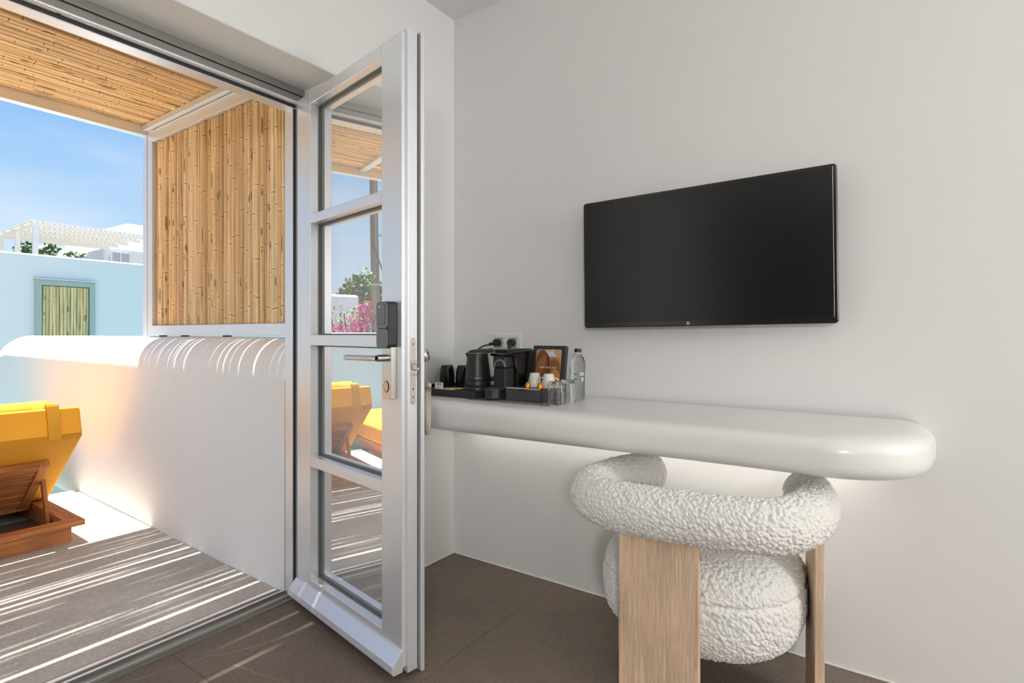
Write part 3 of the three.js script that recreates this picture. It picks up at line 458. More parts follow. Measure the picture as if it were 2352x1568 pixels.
  const cg = lathe([[0.0001, 0], [0.0125, 0], [0.0125, 0.002], [0.0118, 0.009], [0.0105, 0.0165], [0.0075, 0.0222], [0.0035, 0.0248], [0.0001, 0.0252]], 36);
  single('coffee_capsule', 'orange gold coffee capsule in front of the left white cup', 'capsule', cg, M.capsule, [1.852, B, -1.208], 'coffee capsules');
  single('coffee_capsule', 'orange gold coffee capsule in front of the right white cup', 'capsule', cg, M.capsule, [1.848, B, -1.147], 'coffee capsules');
}
{ // drinking glasses, upturned, fluted
  const flute = (() => {
    const n = 96, pr = [[0.0001, 0.083], [0.024, 0.0835], [0.0265, 0.081], [0.029, 0.045], [0.0305, 0.042], [0.0315, 0.004], [0.0312, 0], [0.0298, 0], [0.0288, 0.006], [0.0275, 0.042], [0.025, 0.068], [0.0225, 0.071], [0.0001, 0.071]];
    return grid(n, pr.length - 1, (u, v) => { const k = Math.round(v * (pr.length - 1)), [r, y] = pr[k], a = u * 2 * Math.PI, fl = k >= 1 && k <= 3 ? 1 + 0.028 * Math.cos(a * 12) : 1; return [r * fl * Math.sin(a), y, r * fl * Math.cos(a)]; }, true);
  })(); { const a = flute.index.array; for (let i = 0; i < a.length; i += 3) { const q = a[i]; a[i] = a[i + 1]; a[i + 1] = q; } flute.computeVertexNormals(); }
  single('drinking_glass', 'fluted drinking glass upside down, nearest the front of the desk', 'glass', flute, M.glass, [1.762, D + 0.0019, -1.027], 'upturned fluted drinking glasses');
  single('drinking_glass', 'fluted drinking glass upside down, beside the water bottle', 'glass', flute, M.glass, [1.855, D + 0.0019, -1.025], 'upturned fluted drinking glasses');
}
{
  const P = [1.935, D + 0.0019, -1.025], o = thing('water_bottle', 'clear plastic water bottle with a dark blue cap', 'bottle', P), A = DIR(P[0], P[2]);
  const pr = [[0.0001, 0.004], [0.018, 0.0], [0.026, 0.003], [0.0285, 0.012], [0.0285, 0.022], [0.0268, 0.027], [0.0285, 0.032], [0.0268, 0.038], [0.0285, 0.044], [0.0268, 0.05], [0.0285, 0.056], [0.0275, 0.062], [0.0282, 0.07], [0.0275, 0.095], [0.0272, 0.105], [0.0298, 0.118], [0.0305, 0.132], [0.0285, 0.148], [0.022, 0.165], [0.0145, 0.176], [0.0125, 0.18], [0.0125, 0.186], [0.0001, 0.186]];
  const bg = grid(72, pr.length - 1, (u, v) => { const [r, y] = pr[Math.round(v * (pr.length - 1))], a = u * 2 * Math.PI, f = r > 0.015 && r < 0.031 ? 1 + 0.05 * (vnoise(u * 22, y * 260, 22, 1e6, 8) - 0.5) : 1; return [r * f * Math.sin(a), y, r * f * Math.cos(a)]; }, true);
  part(o, 'bottle_body', bg, M.water);
  part(o, 'cap', cyl(0.0142, 0.0138, 0.014, 32, 0, 0.193, 0), M.cap);
  part(o, 'neck_ring', lathe([[0.0126, 0.180], [0.0148, 0.180], [0.0148, 0.1825], [0.0126, 0.1825]], 32), M.white_dot);
  const arrow = (y) => wrap(0.0283, 0.008, -0.55, -0.05, 10).rotateY(A).translate(0, y, 0);
  part(o, 'label_mark', [arrow(0.1), arrow(0.081)], M.labelBlue, 'blue printed arrow marks');
  part(o, 'label_panel', wrap(0.0284, 0.014, 0.25, 0.95, 10).rotateY(A).translate(0, 0.1, 0), canvasMat(128, 96, (c, w, h) => { c.fillStyle = '#d8d8d2'; c.fillRect(0, 0, w, h); c.fillStyle = '#444a58'; for (let k = 0; k < 4; k++) c.fillRect(24 + k * 22, 26, 12, 38); c.fillRect(0, 84, w, 12); }));
  part(o, 'label_panel', wrap(0.0284, 0.016, 0.55, 0.95, 8).rotateY(A).translate(0, 0.08, 0), canvasMat(64, 96, (c, w, h) => { c.fillStyle = '#d6d6d0'; c.fillRect(0, 0, w, h); c.fillStyle = '#23263a'; c.fillRect(34, 20, 12, 56); }));
}

// ------------------------------------------------------------------ boucle chair
function worley3(x, y, z, s) {
  x /= s; y /= s; z /= s; const ix = Math.floor(x), iy = Math.floor(y), iz = Math.floor(z); let b = 9, id = 0;
  for (let c = -1; c <= 1; c++) for (let d = -1; d <= 1; d++) for (let e = -1; e <= 1; e++) {
    const X = ix + c, Y = iy + d, Z = iz + e, h = hash2(X + Z * 131, Y + Z * 57, 3), h2 = hash2(X + Z * 131, Y + Z * 57, 4), h3 = hash2(X + Z * 131, Y + Z * 57, 5);
    const q = (X + h - x) ** 2 + (Y + h2 - y) ** 2 + (Z + h3 - z) ** 2; if (q < b) { b = q; id = h; }
  }
  return [Math.sqrt(b), id];
}
const knot = (p, n, amp = 0.009, s = 0.0086) => { const [d, id] = worley3(p[0], p[1], p[2], s), h = Math.sqrt(Math.max(0, 1 - (d / 0.86) ** 2)) * (0.75 + 0.4 * id) - 0.6; return [p[0] + n[0] * h * amp, p[1] + n[1] * h * amp, p[2] + n[2] * h * amp]; };
{
  const o = thing('armchair', 'cream boucle armchair with a horseshoe back and wooden slab legs', 'chair', [1.66, 0, -0.48]);
  const RY = 0.595, r = 0.066, OX = 1.66, OZ = -0.48;
  const pts = [[1.905, -0.69], [1.80, -0.735], [1.69, -0.768], [1.59, -0.775], [1.50, -0.742], [1.452, -0.67], [1.442, -0.56], [1.455, -0.45], [1.472, -0.345], [1.508, -0.255], [1.58, -0.203], [1.70, -0.185], [1.82, -0.195], [1.93, -0.225]].map(([x, z]) => [x - OX, z - OZ]);
  const cv = new THREE.CatmullRomCurve3(pts.map(([x, z]) => new THREE.Vector3(x, RY, z)), false, 'centripetal'); cv.arcLengthDivisions = 800; const len = cv.getLength();
  const NU = 210, NV = 860, capL = 0.045;
  const ring = grid(NU, NV, (u, v) => {
    const a = u * 2 * Math.PI, s = v * len, t = Math.min(1, Math.max(0, v)), c = cv.getPointAt(t), tg = cv.getTangentAt(t); const e = Math.min(s, len - s), R = e < capL ? r * Math.pow(Math.max(0, 1 - (1 - e / capL) ** 2.6), 1 / 2.6) : r;
    const nx = tg.z, nz = -tg.x, ca = Math.cos(a), sa = Math.sin(a), n = [nx * ca, sa, nz * ca]; const p = [c.x + n[0] * R, c.y + n[1] * R * 1.02, c.z + n[2] * R];
    return R < 0.004 ? p : knot(p, n);
  }, true);
  part(o, 'back_ring', ring, M.boucle, 'cream boucle tube forming back and arms');
  // seat pouf
  const A = 0.292, y0 = 0.168, y1 = 0.468;
  const seat = grid(760, 250, (u, v) => {
    const th = u * 2 * Math.PI, ph = (v - 0.5) * Math.PI, c = Math.cos(ph), s = Math.sin(ph), e = 2 / 2.5, q = (x, k) => Math.sign(x) * Math.pow(Math.abs(x), k);
    const cs = q(c, 0.48), X = q(Math.cos(th), e) * cs * A, Z = q(Math.sin(th), e) * cs * A; let Y = (y0 + y1) / 2 + q(s, 0.78) * (y1 - y0) / 2;
    const seam = Math.exp(-(((Y - 0.362) / 0.006) ** 2)) * 0.007, f = 1 - seam / A;
    const n = new THREE.Vector3(X / (A * A), (Y - (y0 + y1) / 2) / (((y1 - y0) / 2) ** 2) * 0.6, Z / (A * A)).normalize();
    return knot([X * f, Y, Z * f], [n.x, n.y, n.z]);
  }, true); { const a = seat.index.array; for (let i = 0; i < a.length; i += 3) { const q = a[i]; a[i] = a[i + 1]; a[i + 1] = q; } seat.computeVertexNormals(); }
  seat.translate(0.102, 0, -0.012); part(o, 'seat', seat, M.boucle, 'round puffy cream boucle seat');
  const w = (g, ox) => uvm(g, 0.42, false, ox, 0.1);
  const leg = (x0, z0, x1, z1, ox, label) => { const L = Math.hypot(x1 - x0, z1 - z0), m = part(o, 'leg', w(bx(0, L, 0, RY - 0.025, -0.012, 0.012, 0.003), ox), M.oak, label); m.position.set(x0 - OX, 0, z0 - OZ); m.rotation.y = -Math.atan2(z1 - z0, x1 - x0); };
  leg(1.437, -0.629, 1.465, -0.416, 0.3, 'wide bleached oak slab leg under the back');
  leg(1.672, -0.16, 1.855, -0.203, 0.1); leg(1.745, -0.762, 1.875, -0.708, 0.2);
}

// ------------------------------------------------------------------ floor lamps in the unseen part of the room
function floorLamp(label, x, z, y, cd) {
  const o = thing('floor_lamp', label, 'lamp', [x, 0, z], 0, 'floor lamps in the room');
  part(o, 'base', lathe([[0.0001, 0], [0.15, 0], [0.15, 0.012], [0.14, 0.02], [0.0001, 0.024]], 40), M.blackMatte);
  part(o, 'pole', cyl(0.011, 0.011, y - 0.22, 16, 0, 0.02 + (y - 0.22) / 2, 0), M.steel);
  part(o, 'lamp_globe', new THREE.SphereGeometry(0.21, 40, 24).translate(0, y, 0), M.lampShade);
  const l = new THREE.PointLight(new THREE.Color(1, 0.992, 0.97), cd); l.position.set(x, y, z); l.castShadow = true; l.shadow.radius = 10; l.name = 'globe_light'; scene.add(l);
}
floorLamp('floor lamp with white globe near the dark left wall', -1.9, 1.2, 1.6, 10.4);
floorLamp('floor lamp with white globe in the back right corner', 1.5, 2.78, 1.6, 7.4);

// ------------------------------------------------------------------ terrace
{
  const dk = structGroup('floor_terrace', 'grey stone paving of the terrace');
  part(dk, 'grout_bed', bx(-3.5, 1.5, -0.3, -0.003, -4.58, -2.088, 0), M.grout);
  part(dk, 'threshold_slab', bx(-0.19, 1.377, -0.012, 0.001, -2.163, -2.0886, 0.001), M.strip);
  const xs = [1.5, 0.2, -0.95, -2.1, -3.5], zs = [-4.58, -4.157, -3.025, -2.165], j = 0.0015;
  for (let a = 0; a + 1 < xs.length; a++) for (let b = 0; b + 1 < zs.length; b++) part(dk, 'slab', uvm(bx(xs[a + 1] + j, xs[a] - j, -0.014, 0, zs[b] + j, zs[b + 1] - j, 0.0012, 1), 3.6, false, 2.0, 5.0), M.deck);
  struct('ground_outside', bx(-40, 40, -0.6, -0.45, -60, -2.1, 0), std([0.19, 0.17, 0.13], 0.95), 'dry garden ground beyond the terrace');
}
{ // pool
  const pl = structGroup('pool', 'turquoise pool beyond the terrace edge');
  part(pl, 'basin', [bx(-3.5, 1.75, -0.42, -0.28, -7.3, -4.58, 0), bx(-3.5, 1.75, -0.3, -0.01, -4.60, -4.581, 0)], M.poolTile);
  part(pl, 'coping', bx(-3.5, 1.38, -0.02, 0.002, -4.66, -4.5815, 0.004), std([0.16, 0.2, 0.195], 0.6));
  part(pl, 'water_surface', bx(-3.49, 1.5, -0.052, -0.05, -7.2, -4.665, 0), M.poolWater);
  for (const x of [0.8, -0.12]) part(pl, 'lounger_ledge', bx(x - 0.22, x + 0.22, -0.28, -0.001, -5.5, -4.667, 0.004), M.poolTile);
  const np = structGroup('pool_neighbour', 'turquoise pool of the house beyond the parapet');
  part(np, 'basin', bx(1.9, 9, -0.4, -0.3, -8.8, -3.0, 0), M.poolTile);
  part(np, 'water_surface', bx(1.95, 8.9, -0.062, -0.06, -8.75, -3.05, 0), M.poolWater);
}
{ // rounded parapet between the terraces
  const w = 0.40, top = 1.066, R = 0.185, n = 14, prof = [[0, -0.3]];
  for (let k = 0; k <= n; k++) { const a = k / n * Math.PI / 2; prof.push([R - R * Math.cos(a), top - R + R * Math.sin(a)]); }
  for (let k = 0; k <= n; k++) { const a = k / n * Math.PI / 2; prof.push([w - R + R * Math.sin(a), top - R + R * Math.cos(a)]); }
  prof.push([w, -0.3]);
  const z0 = -2.088, z1 = -7.45, NZ = 120, P = prof.length - 1;
  const g = grid(NZ, P, (u, v) => {
    const z = lerp(z0, z1, u), [px, py] = prof[Math.round(v * P)], d = z - z1; let y = py, x = px; const e = d < 0.95 ? 1 - Math.sqrt(Math.max(0, 1 - ((0.95 - d) / 0.95) ** 2)) : 0; // rounded far end
    if (py > 0.3) y = py - e * 0.55; x = lerp(px, w / 2, e * 0.65);
    const wob = (fbm(z * 1.6, py * 2.2 + px, 1e6, 1e6, 71, 3) - 0.45) * 0.012;
    return [1.341 + (-z - 2.165) * 0.0256 + x + wob * (px < w / 2 ? -1 : 1), y + (py > 0.9 ? wob * 0.4 : 0), z];
  }); { const a = g.index.array; for (let i = 0; i < a.length; i += 3) { const q = a[i]; a[i] = a[i + 1]; a[i + 1] = q; } g.computeVertexNormals(); }
  struct('wall_parapet', [uvm(g, 1.4), bx(1.66, 1.7, -0.3, 0.7, -6.7, -6.6, 0)].slice(0, 1), M.white, 'white plastered parapet wall with rounded top');
  struct('wall_pool', uvm(bx(-3.5, 0.7, -0.3, 1.10, -7.6, -7.3, 0.08, 5), 1.4), M.white, 'low white wall behind the pool');
}

// reeds: slightly bent canes with swollen nodes
function reedGeo(len, r, bend, rad = 8, seg = 12) {
  const ph = rr(0, 6), ph2 = rr(0, 6), k1 = rr(1.4, 3.4), k2 = rr(1.5, 3), vo = rnd(), node = rr(0.2, 0.3), no = rnd();
  return grid(rad, seg, (u, v) => { const y = v * len, a = u * 2 * Math.PI, t = ((y / node + no) % 1), nd = 1 + 0.10 * Math.max(0, 1 - Math.abs(t - 0.5) * 14); const b = bend * Math.sin(ph + y * k1 * 2.2), b2 = bend * 0.5 * Math.sin(ph2 + y * k2 * 2); return [r * nd * Math.cos(a) + b, y, -r * nd * Math.sin(a) + b2]; }, true).clone();
}
function reedUV(g, len, vo) { const uv = g.attributes.uv; for (let i = 0; i < uv.count; i++) uv.setXY(i, uv.getX(i) + vo, uv.getY(i) * len / 1.3 + vo * 3.7); return g; }
{
  // side screen standing on the parapet
  const sc = thing('reed_screen', 'framed screen of upright bamboo canes standing on the parapet', 'screen', [1.52, 1.0725, -3.0]);
  const F = M.alu, zf = -0.90, zn = 0.90, yb = 0, yt = 1.275;
  part(sc, 'post', [bx(0, 0.06, yb, yt, zf, zf + 0.052, 0.002), bx(0.004, 0.06, yb, yt, zf + 0.055, zf + 0.118, 0.002)], F);
  part(sc, 'post', bx(0, 0.06, yb, yt, zn - 0.06, zn, 0.002), F);
  part(sc, 'bottom_rail', bx(0.002, 0.06, yb, 0.060, zf + 0.118, zn - 0.06, 0.002), F);
  part(sc, 'top_rail', bx(0.002, 0.06, 1.20, yt - 0.004, zf + 0.118, zn - 0.06, 0.002), F);
  part(sc, 'back_board', bx(0.052, 0.058, 0.06, 1.2, zf + 0.12, zn - 0.06, 0), std([0.34, 0.22, 0.12], 0.9));
  for (const z of [zf + 0.2, -0.42, 0.05]) part(sc, 'foot_pad', bx(0.01, 0.05, -0.006, 0, z, z + 0.02, 0.001), M.gasket);
  let z = zf + 0.125, i = 0; seed = 101;
  while (z < zn - 0.07) { const r = rr(0.0085, 0.0145); z += r; const len = 1.136 + 0.0, g = reedUV(reedGeo(len, r, 0.0022), len, rnd()); const m = part(sc, 'cane', g, M.reeds[Math.floor(rnd() * 8)]); m.position.set(0.034 + rr(-0.006, 0.006), 0.062, z); m.rotation.z = 0; m.rotation.y = rr(0, 6.28); z += r * 0.97; i++; }
}
{
  // pergola roof
  const pg = thing('pergola_roof', 'pergola roof of bamboo canes in a white aluminium frame', 'pergola', [-0.6, 2.325, -3.0]);
  const F = M.alu, x1 = 2.18, x0 = -2.6;
  part(pg, 'front_beam', bx(x0, x1, 0, 0.125, -0.905, -0.85, 0.002), F);
  part(pg, 'side_beam', [bx(2.095, x1, 0.022, 0.058, -0.85, 0.9, 0.002), bx(2.125, x1 + 0.03, 0.03, 0.125, -0.85, 0.9, 0.002)], F);
  part(pg, 'batten', bx(1.03, 1.08, 0.035, 0.058, -0.85, 0.9, 0.002), F);
  part(pg, 'batten', bx(-0.2, -0.15, 0.035, 0.058, -0.85, 0.9, 0.002), F);
  part(pg, 'batten', bx(-1.6, -1.55, 0.035, 0.058, -0.85, 0.9, 0.002), F);
  part(pg, 'side_beam', bx(x0, x0 + 0.06, 0, 0.125, -0.85, 0.9, 0.002), F);
  let z = -0.862, i = 0; seed = 555; const len = x1 - x0 - 0.1;
  while (z < 0.89) { const r = rr(0.0105, 0.0165); z += r; const g = reedUV(reedGeo(len, r, rr(0.001, 0.0034), 8, 36), len, rnd()); g.rotateZ(-Math.PI / 2); const m = part(pg, 'cane', g, M.reeds[Math.floor(rnd() * 8)]); m.position.set(x0 + 0.06, 0.075 + rr(-0.004, 0.004), z); m.rotation.x = rr(0, 6.28); z += r * 0.92 + (rnd() < 0.13 ? rr(0.005, 0.009) : 0); i++; }
}

// ------------------------------------------------------------------ sun loungers
function lounger(x, label) {
  const o = thing('sun_lounger', label, 'sun lounger', [x, 0, -4.46], 0, 'sun loungers by the pool');
  const tk = (g, swap) => uvm(g, 0.5, swap, rnd(), rnd());
  const W = 0.245, zn = 0.945, zf = -0.95;  // box half width, near and far ends
  part(o, 'apron_board', tk(bx(-W, W, 0, 0.085, zn - 0.022, zn, 0.002), true), M.teak);
  part(o, 'apron_board', tk(bx(-W, W, 0, 0.085, zf, zf + 0.022, 0.002), true), M.teak);
  for (const s of [-1, 1]) part(o, 'apron_board', tk(bx(s * W, s * (W - 0.022), 0, 0.085, zf + 0.022, zn - 0.022, 0.002)), M.teak);
  const r = 0.045;
  for (const s of [-1, 1]) part(o, 'rim_board', tk(bx(s * (W + r), s * (W - 0.03), 0.0855, 0.113, zf - r, zn + r - 0.0765, 0.003)), M.teak);
  part(o, 'rim_board', tk(bx(-W - r, W + r, 0.0855, 0.113, zn + r - 0.076, zn + r, 0.003), true), M.teak);
  part(o, 'rim_board', tk(bx(-W + 0.03, W - 0.03, 0.0855, 0.113, zf - r, zf + 0.03, 0.003), true), M.teak);
  part(o, 'seat_board', tk(bx(-W + 0.03, W - 0.03, 0.07, 0.10, zf + 0.03, 0.38, 0.002)), M.teak);
  // seat cushion
  const soft = (w, h, d, r2, seg = 6) => new RoundedBoxGeometry(w, h, d, seg, r2);
  part(o, 'seat_cushion', soft(0.60, 0.15, 1.34, 0.025).translate(0, 0.19, -0.28), M.yellow);
  // backrest: hinge at (y .115, z .40), leaning towards the house
  const br = new THREE.Group(); br.position.set(0, 0.118, 0.40); br.rotation.x = -THREE.MathUtils.degToRad(38.5); br.name = 'backrest'; o.add(br);
  const gB = (() => { const g = new RoundedBoxGeometry(0.60, 0.155, 0.67, 10, 0.018), p = g.attributes.position; for (let i = 0; i < p.count; i++) { const X = p.getX(i), Y = p.getY(i), Z = p.getZ(i); const f = 1 - (X / 0.3) ** 4; p.setY(i, Y + (Y > 0 ? 0.012 * f : 0)); if (Z > 0.3) p.setZ(i, Z + (Y + 0.0775) * 0.42 + 0.008 * Math.sin(X * 22 + 1) * (1 - Math.abs(Y) / 0.08) + 0.012 * (1 - (Y / 0.08) ** 2)); } g.computeVertexNormals(); return g; })();
  const gS = (() => { const g = new THREE.PlaneGeometry(1, 1); return g; })();
  part(br, 'back_cushion', gB.translate(0, 0.08, 0.335), M.yellow);
  for (const s of [-1, 1]) part(br, 'strap', [bx(-0.026, 0.026, 0, 0.178, 0, 0.014, 0.004).rotateX(0.398).translate(s * 0.18, -0.003, 0.676), bx(s * 0.18 - 0.026, s * 0.18 + 0.026, 0.162, 0.1755, 0.50, 0.752, 0.004)], M.yellowTop);
  const bl = part(br, 'bolster', [cyl(0.055, 0.055, 0.40, 40).rotateZ(Math.PI / 2).translate(0, 0.225, 0.60), new THREE.SphereGeometry(0.055, 32, 16).scale(0.35, 1, 1).translate(0.2, 0.225, 0.60), new THREE.SphereGeometry(0.055, 32, 16).scale(0.35, 1, 1).translate(-0.2, 0.225, 0.60)], M.yellow);
  for (const s of [-1, 1]) part(bl, 'bolster_band', cyl(0.0565, 0.0565, 0.055, 40).rotateZ(Math.PI / 2).translate(s * 0.15, 0.225, 0.60), M.yellowTop);
  // slatted wooden back frame under the cushion
  const fr = part(br, 'back_frame', [tk(bx(-0.20, -0.158, -0.034, 0, 0.0, 0.47, 0.002)), tk(bx(0.158, 0.20, -0.034, 0, 0.0, 0.47, 0.002)), tk(bx(-0.158, 0.158, -0.034, 0, 0.425, 0.47, 0.002), true)], M.teak);
  for (let k = 0; k < 5; k++) part(fr, 'slat', tk(bx(-0.158, 0.158, -0.026, -0.004, 0.02 + k * 0.082, 0.072 + k * 0.082, 0.002), true), M.teak);
  for (const s of [-1, 1]) part(o, 'prop_leg', tk(bx(-0.009, 0.009, 0, 0.27, -0.016, 0.016, 0.002).rotateX(-0.34).translate(s * 0.205, 0.03, 0.735)), M.teak);
  part(o, 'tray_floor', bx(-W + 0.022, W - 0.022, 0.005, 0.012, 0.38, zn - 0.022, 0), std([0.16, 0.13, 0.11], 0.9));
  return o;
}
lounger(0.795, 'orange cushioned sun lounger with raised backrest next to the parapet wall');
lounger(-0.125, 'orange cushioned sun lounger farther from the parapet, seen mirrored in the door glass');

// ------------------------------------------------------------------ beyond the pool
{
  struct('wall_neighbour', uvm(bx(1.2, 9.5, -0.45, 2.105, -9.3, -9.0, 0.03, 3), 1.6), M.white, 'tall white garden wall of the neighbouring house');
  struct('wall_garden', uvm(bx(-1.5, 0.9, -0.45, 1.776, -9.5, -9.2, 0.06, 4), 1.6), M.white, 'white garden wall behind the bougainvillea');
  const w = thing('reed_shutter', 'green framed bamboo cane shutter in the white garden wall', 'shutter', [2.593, 0.55, -9.0]);
  const F = M.farFrame; part(w, 'frame_side', bx(-0.318, -0.255, -0.1, 1.225, 0.001, 0.05, 0.004), F); part(w, 'frame_side', bx(0.255, 0.318, -0.1, 1.225, 0.001, 0.05, 0.004), F); part(w, 'frame_head', bx(-0.255, 0.255, 1.16, 1.225, 0.001, 0.05, 0.004), F); part(w, 'sill_board', bx(-0.33, 0.33, 1.225, 1.24, 0.001, 0.065, 0.003), F);
  part(w, 'back_board', bx(-0.255, 0.255, -0.1, 1.16, 0.001, 0.008, 0), std([0.4, 0.42, 0.3], 0.9));
  seed = 77; for (let k = 0, x = -0.245; x < 0.245; k++) { const r = rr(0.014, 0.02); x += r; const g = reedUV(reedGeo(1.24, r, 0.003, 8, 6), 1.24, rnd()); const m = part(w, 'cane', g, M.reedsFar[k % 3]); m.position.set(x, -0.09, 0.024); m.rotation.y = rr(0, 6); x += r; }
}
const farWhite = std([0.84, 0.84, 0.83], 0.8);
{ // neighbour's slatted pergola on the upper terrace
  const p = thing('slatted_pergola', 'white slatted pergola on posts above the garden wall', 'pergola', [3.0, 0, -12]);
  const y = 2.93, W = 1.85, Dp = 2.2;
  for (const [x, z] of [[0.06, -0.06], [0.06, -1.05], [0.06, -2.1], [W - 0.05, -0.06]]) part(p, 'post', bx(x - 0.035, x + 0.035, -0.45, y, z - 0.035, z + 0.035, 0.004), farWhite);
  for (const z of [-0.06, -0.6, -1.15, -1.65, -2.12]) part(p, 'beam', bx(0, W, y, y + 0.06, z - 0.03, z + 0.03, 0.004), farWhite);
  part(p, 'side_beam', bx(0.03, 0.09, y - 0.005, y + 0.055, -2.15, -0.02, 0.004), farWhite);
  for (let k = 0; k < 24; k++) part(p, 'slat', bx(k * 0.076 - 0.02, k * 0.076 + 0.036, y + 0.062, y + 0.08, -2.25, 0.03, 0.003), farWhite);
  const h = thing('white_house', 'white house with stepped roof behind the slatted pergola', 'house', [4.9, 0, -14.6]);
  part(h, 'wall', bx(0, 4, -0.45, 3.05, -3.6, -0.0, 0.05, 3), farWhite); 
  part(h, 'side_wall', [ext((() => { const s = new THREE.Shape(); s.moveTo(-0.2, -0.45); s.lineTo(-0.2, 3.3); s.quadraticCurveTo(-0.15, 3.42, 0, 3.46); s.lineTo(1.1, 3.95); s.lineTo(4, 4.0); s.lineTo(4, -0.45); s.closePath(); return s; })(), 2.5, 0.05, 3).translate(0, 0, -4.2)], farWhite);
  part(h, 'low_wall', [ext((() => { const s = new THREE.Shape(); s.moveTo(-0.6, -0.45); s.lineTo(-0.6, 2.7); s.lineTo(-0.2, 2.93); s.lineTo(0.2, 2.95); s.lineTo(0.2, -0.45); s.closePath(); return s; })(), 1.2, 0.03, 2).translate(0, 0, -2.2)], farWhite);
  const wn = part(h, 'window', bx(0.15, 0.5, 2.3, 2.95, 0.0, 0.03, 0.004), std([0.5, 0.52, 0.53], 0.5)); part(wn, 'window_bar', bx(0.31, 0.335, 2.3, 2.95, 0.03, 0.045, 0.002), farWhite); part(wn, 'window_bar', bx(0.12, 0.16, 2.28, 2.97, 0.03, 0.045, 0.002), farWhite);
}
// foliage helpers: leaves and bracts are uncountable stuff inside each plant
const leafGeo = (() => { const s = new THREE.Shape(); s.moveTo(0, 0); s.quadraticCurveTo(0.5, 0.4, 0, 1); s.quadraticCurveTo(-0.5, 0.4, 0, 0); const g = new THREE.ShapeGeometry(s, 5), p = g.attributes.position; for (let i = 0; i < p.count; i++) p.setZ(i, 0.5 * p.getX(i) ** 2 + 0.15 * Math.sin(p.getY(i) * 3)); g.computeVertexNormals(); return g; })();
function scatter(parent, name, mat, list, size) {
  const m = new THREE.InstancedMesh(leafGeo, mat, list.length), q = new THREE.Object3D(); m.name = name; m.userData.kind = 'stuff'; m.castShadow = true;
  list.forEach((p, i) => { q.position.set(...p); q.rotation.set(rr(0, 6.3), rr(0, 6.3), rr(0, 6.3)); q.scale.setScalar(size * rr(0.6, 1.3)); q.updateMatrix(); m.setMatrixAt(i, q.matrix); }); parent.add(m); return m;
}
const ball = (c, r, n) => Array.from({ length: n }, () => { const a = rr(0, 6.283), z = rr(-1, 1), s = Math.sqrt(1 - z * z), q = r * Math.cbrt(rr(0.15, 1)); return [c[0] + q * s * Math.cos(a), c[1] + q * z * 0.9, c[2] + q * s * Math.sin(a)]; });
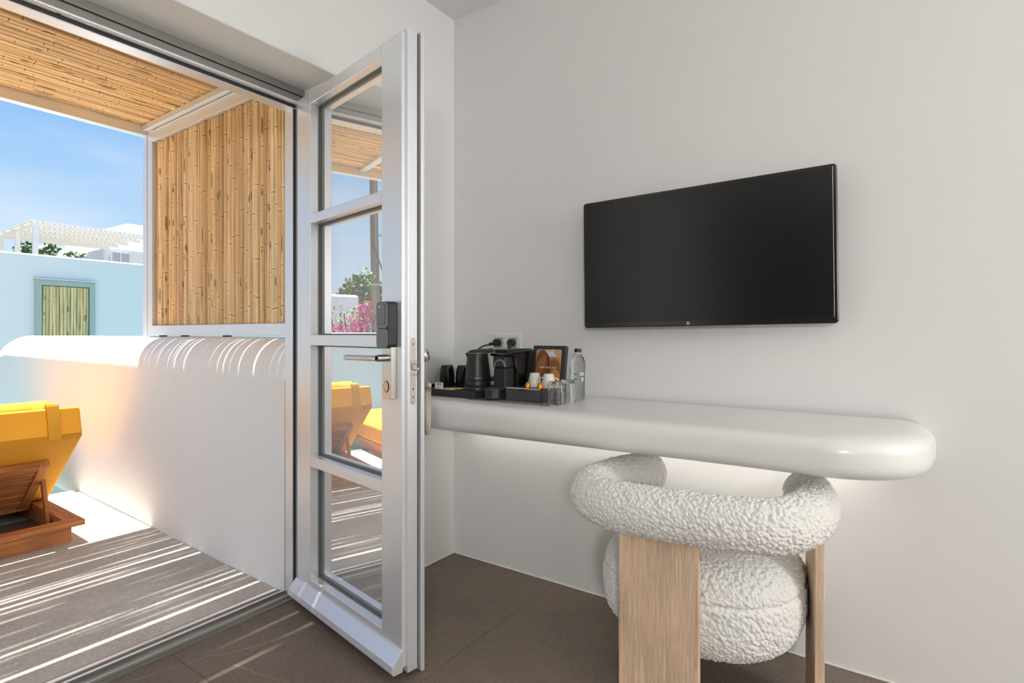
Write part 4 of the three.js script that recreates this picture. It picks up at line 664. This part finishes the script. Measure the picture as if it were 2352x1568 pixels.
{
  seed = 31;
  const b = thing('bougainvillea', 'pink flowering bougainvillea behind the pool wall', 'shrub', [-0.85, -0.45, -8.0]);
  const stems = []; for (let k = 0; k < 9; k++) { const x = rr(-0.5, 0.6); stems.push(tube([[0, 0, 0], [x * 0.4, 0.8, rr(-0.1, 0.1)], [x * 0.8, 1.4, rr(-0.15, 0.15)], [x * 1.1, 1.85, rr(-0.15, 0.15)]], 0.012, 14, 6)); }
  part(b, 'stems', stems, M.twig);
  const cl = [[-0.25, 1.72, 0, 0.2], [-0.1, 1.6, 0.05, 0.22], [-0.34, 1.9, 0, 0.17], [0.14, 1.56, 0, 0.15], [0.34, 1.52, 0, 0.12], [-0.2, 1.5, 0.05, 0.2]];
  scatter(b, 'bracts', M.pink, cl.flatMap(([x, y, z, r]) => ball([x, y, z], r, 240)), 0.05);
  scatter(b, 'leaves', M.leafLight, [...cl, [0.45, 1.5, 0, 0.1], [0.0, 1.75, 0, 0.2]].flatMap(([x, y, z, r]) => ball([x, y, z], r * 1.25, 70)), 0.06);
  const p = thing('wooden_pole', 'tall weathered wooden pole beside the bougainvillea', 'pole', [-1.3, -0.45, -7.85]);
  part(p, 'pole', (() => { const g = cyl(0.075, 0.055, 5.2, 20, 0, 2.6, 0), q = g.attributes.position; for (let i = 0; i < q.count; i++) q.setX(i, q.getX(i) + 0.02 * q.getY(i)); return g; })(), M.bark);
  part(p, 'wire_tie', new THREE.TorusGeometry(0.078, 0.006, 8, 24).rotateX(Math.PI / 2).translate(0.04, 2.3, 0), M.plastic);
  const v = thing('climbing_vine', 'sparse green vine growing around the wooden pole', 'vine', [-1.3, -0.45, -7.8]);
  part(v, 'stem', tube([[0.1, 0, 0.1], [-0.09, 0.8, 0.02], [0.12, 1.6, 0.05], [-0.06, 2.3, 0.06], [0.14, 3.0, 0.03]], 0.01, 40, 6), M.twig);
  scatter(v, 'leaves', M.leafLight, [...ball([0.2, 2.42, 0.05], 0.16, 26), ...ball([-0.14, 2.5, 0.05], 0.12, 16), ...ball([-0.1, 3.1, 0.05], 0.1, 12)], 0.07);
  const t = thing('pine_tree', 'round green tree behind the white garden wall', 'tree', [-2.35, -0.45, -11.2]);
  part(t, 'trunk', cyl(0.1, 0.07, 2.0, 12, 0, 1, 0), M.bark); scatter(t, 'foliage', M.leaf, ball([0, 2.3, 0], 0.55, 1500), 0.12);
  const s = thing('twiggy_tree', 'dark twiggy tree behind the neighbour pergola', 'tree', [4.05, -0.45, -14.75]);
  const br = []; const ends = []; for (let k = 0; k < 16; k++) { const a = rr(0, 6.3), e = [Math.cos(a) * rr(0.15, 0.5), rr(2.75, 3.3), Math.sin(a) * 0.4]; br.push(tube([[0, 0, 0], [e[0] * 0.2, 2.0, e[2] * 0.2], [e[0] * 0.7 + rr(-0.1, 0.1), lerp(2.4, e[1], 0.6), e[2] * 0.7], e], 0.014, 14, 5)); ends.push(e); }
  part(s, 'branches', br, M.twig); scatter(s, 'foliage', M.leaf, ends.slice(0, 11).flatMap((e) => ball(e, 0.16, 70)), 0.1);
  const g2 = thing('garden_shrub', 'bright green shrub top showing above the garden wall', 'shrub', [3.35, -0.45, -13.2]);
  part(g2, 'stem', cyl(0.04, 0.02, 2.6, 8, 0, 1.3, 0), M.twig); scatter(g2, 'foliage', M.leafLight, ball([0, 2.85, 0], 0.22, 320), 0.09);
}

renderer.render(scene, camera);
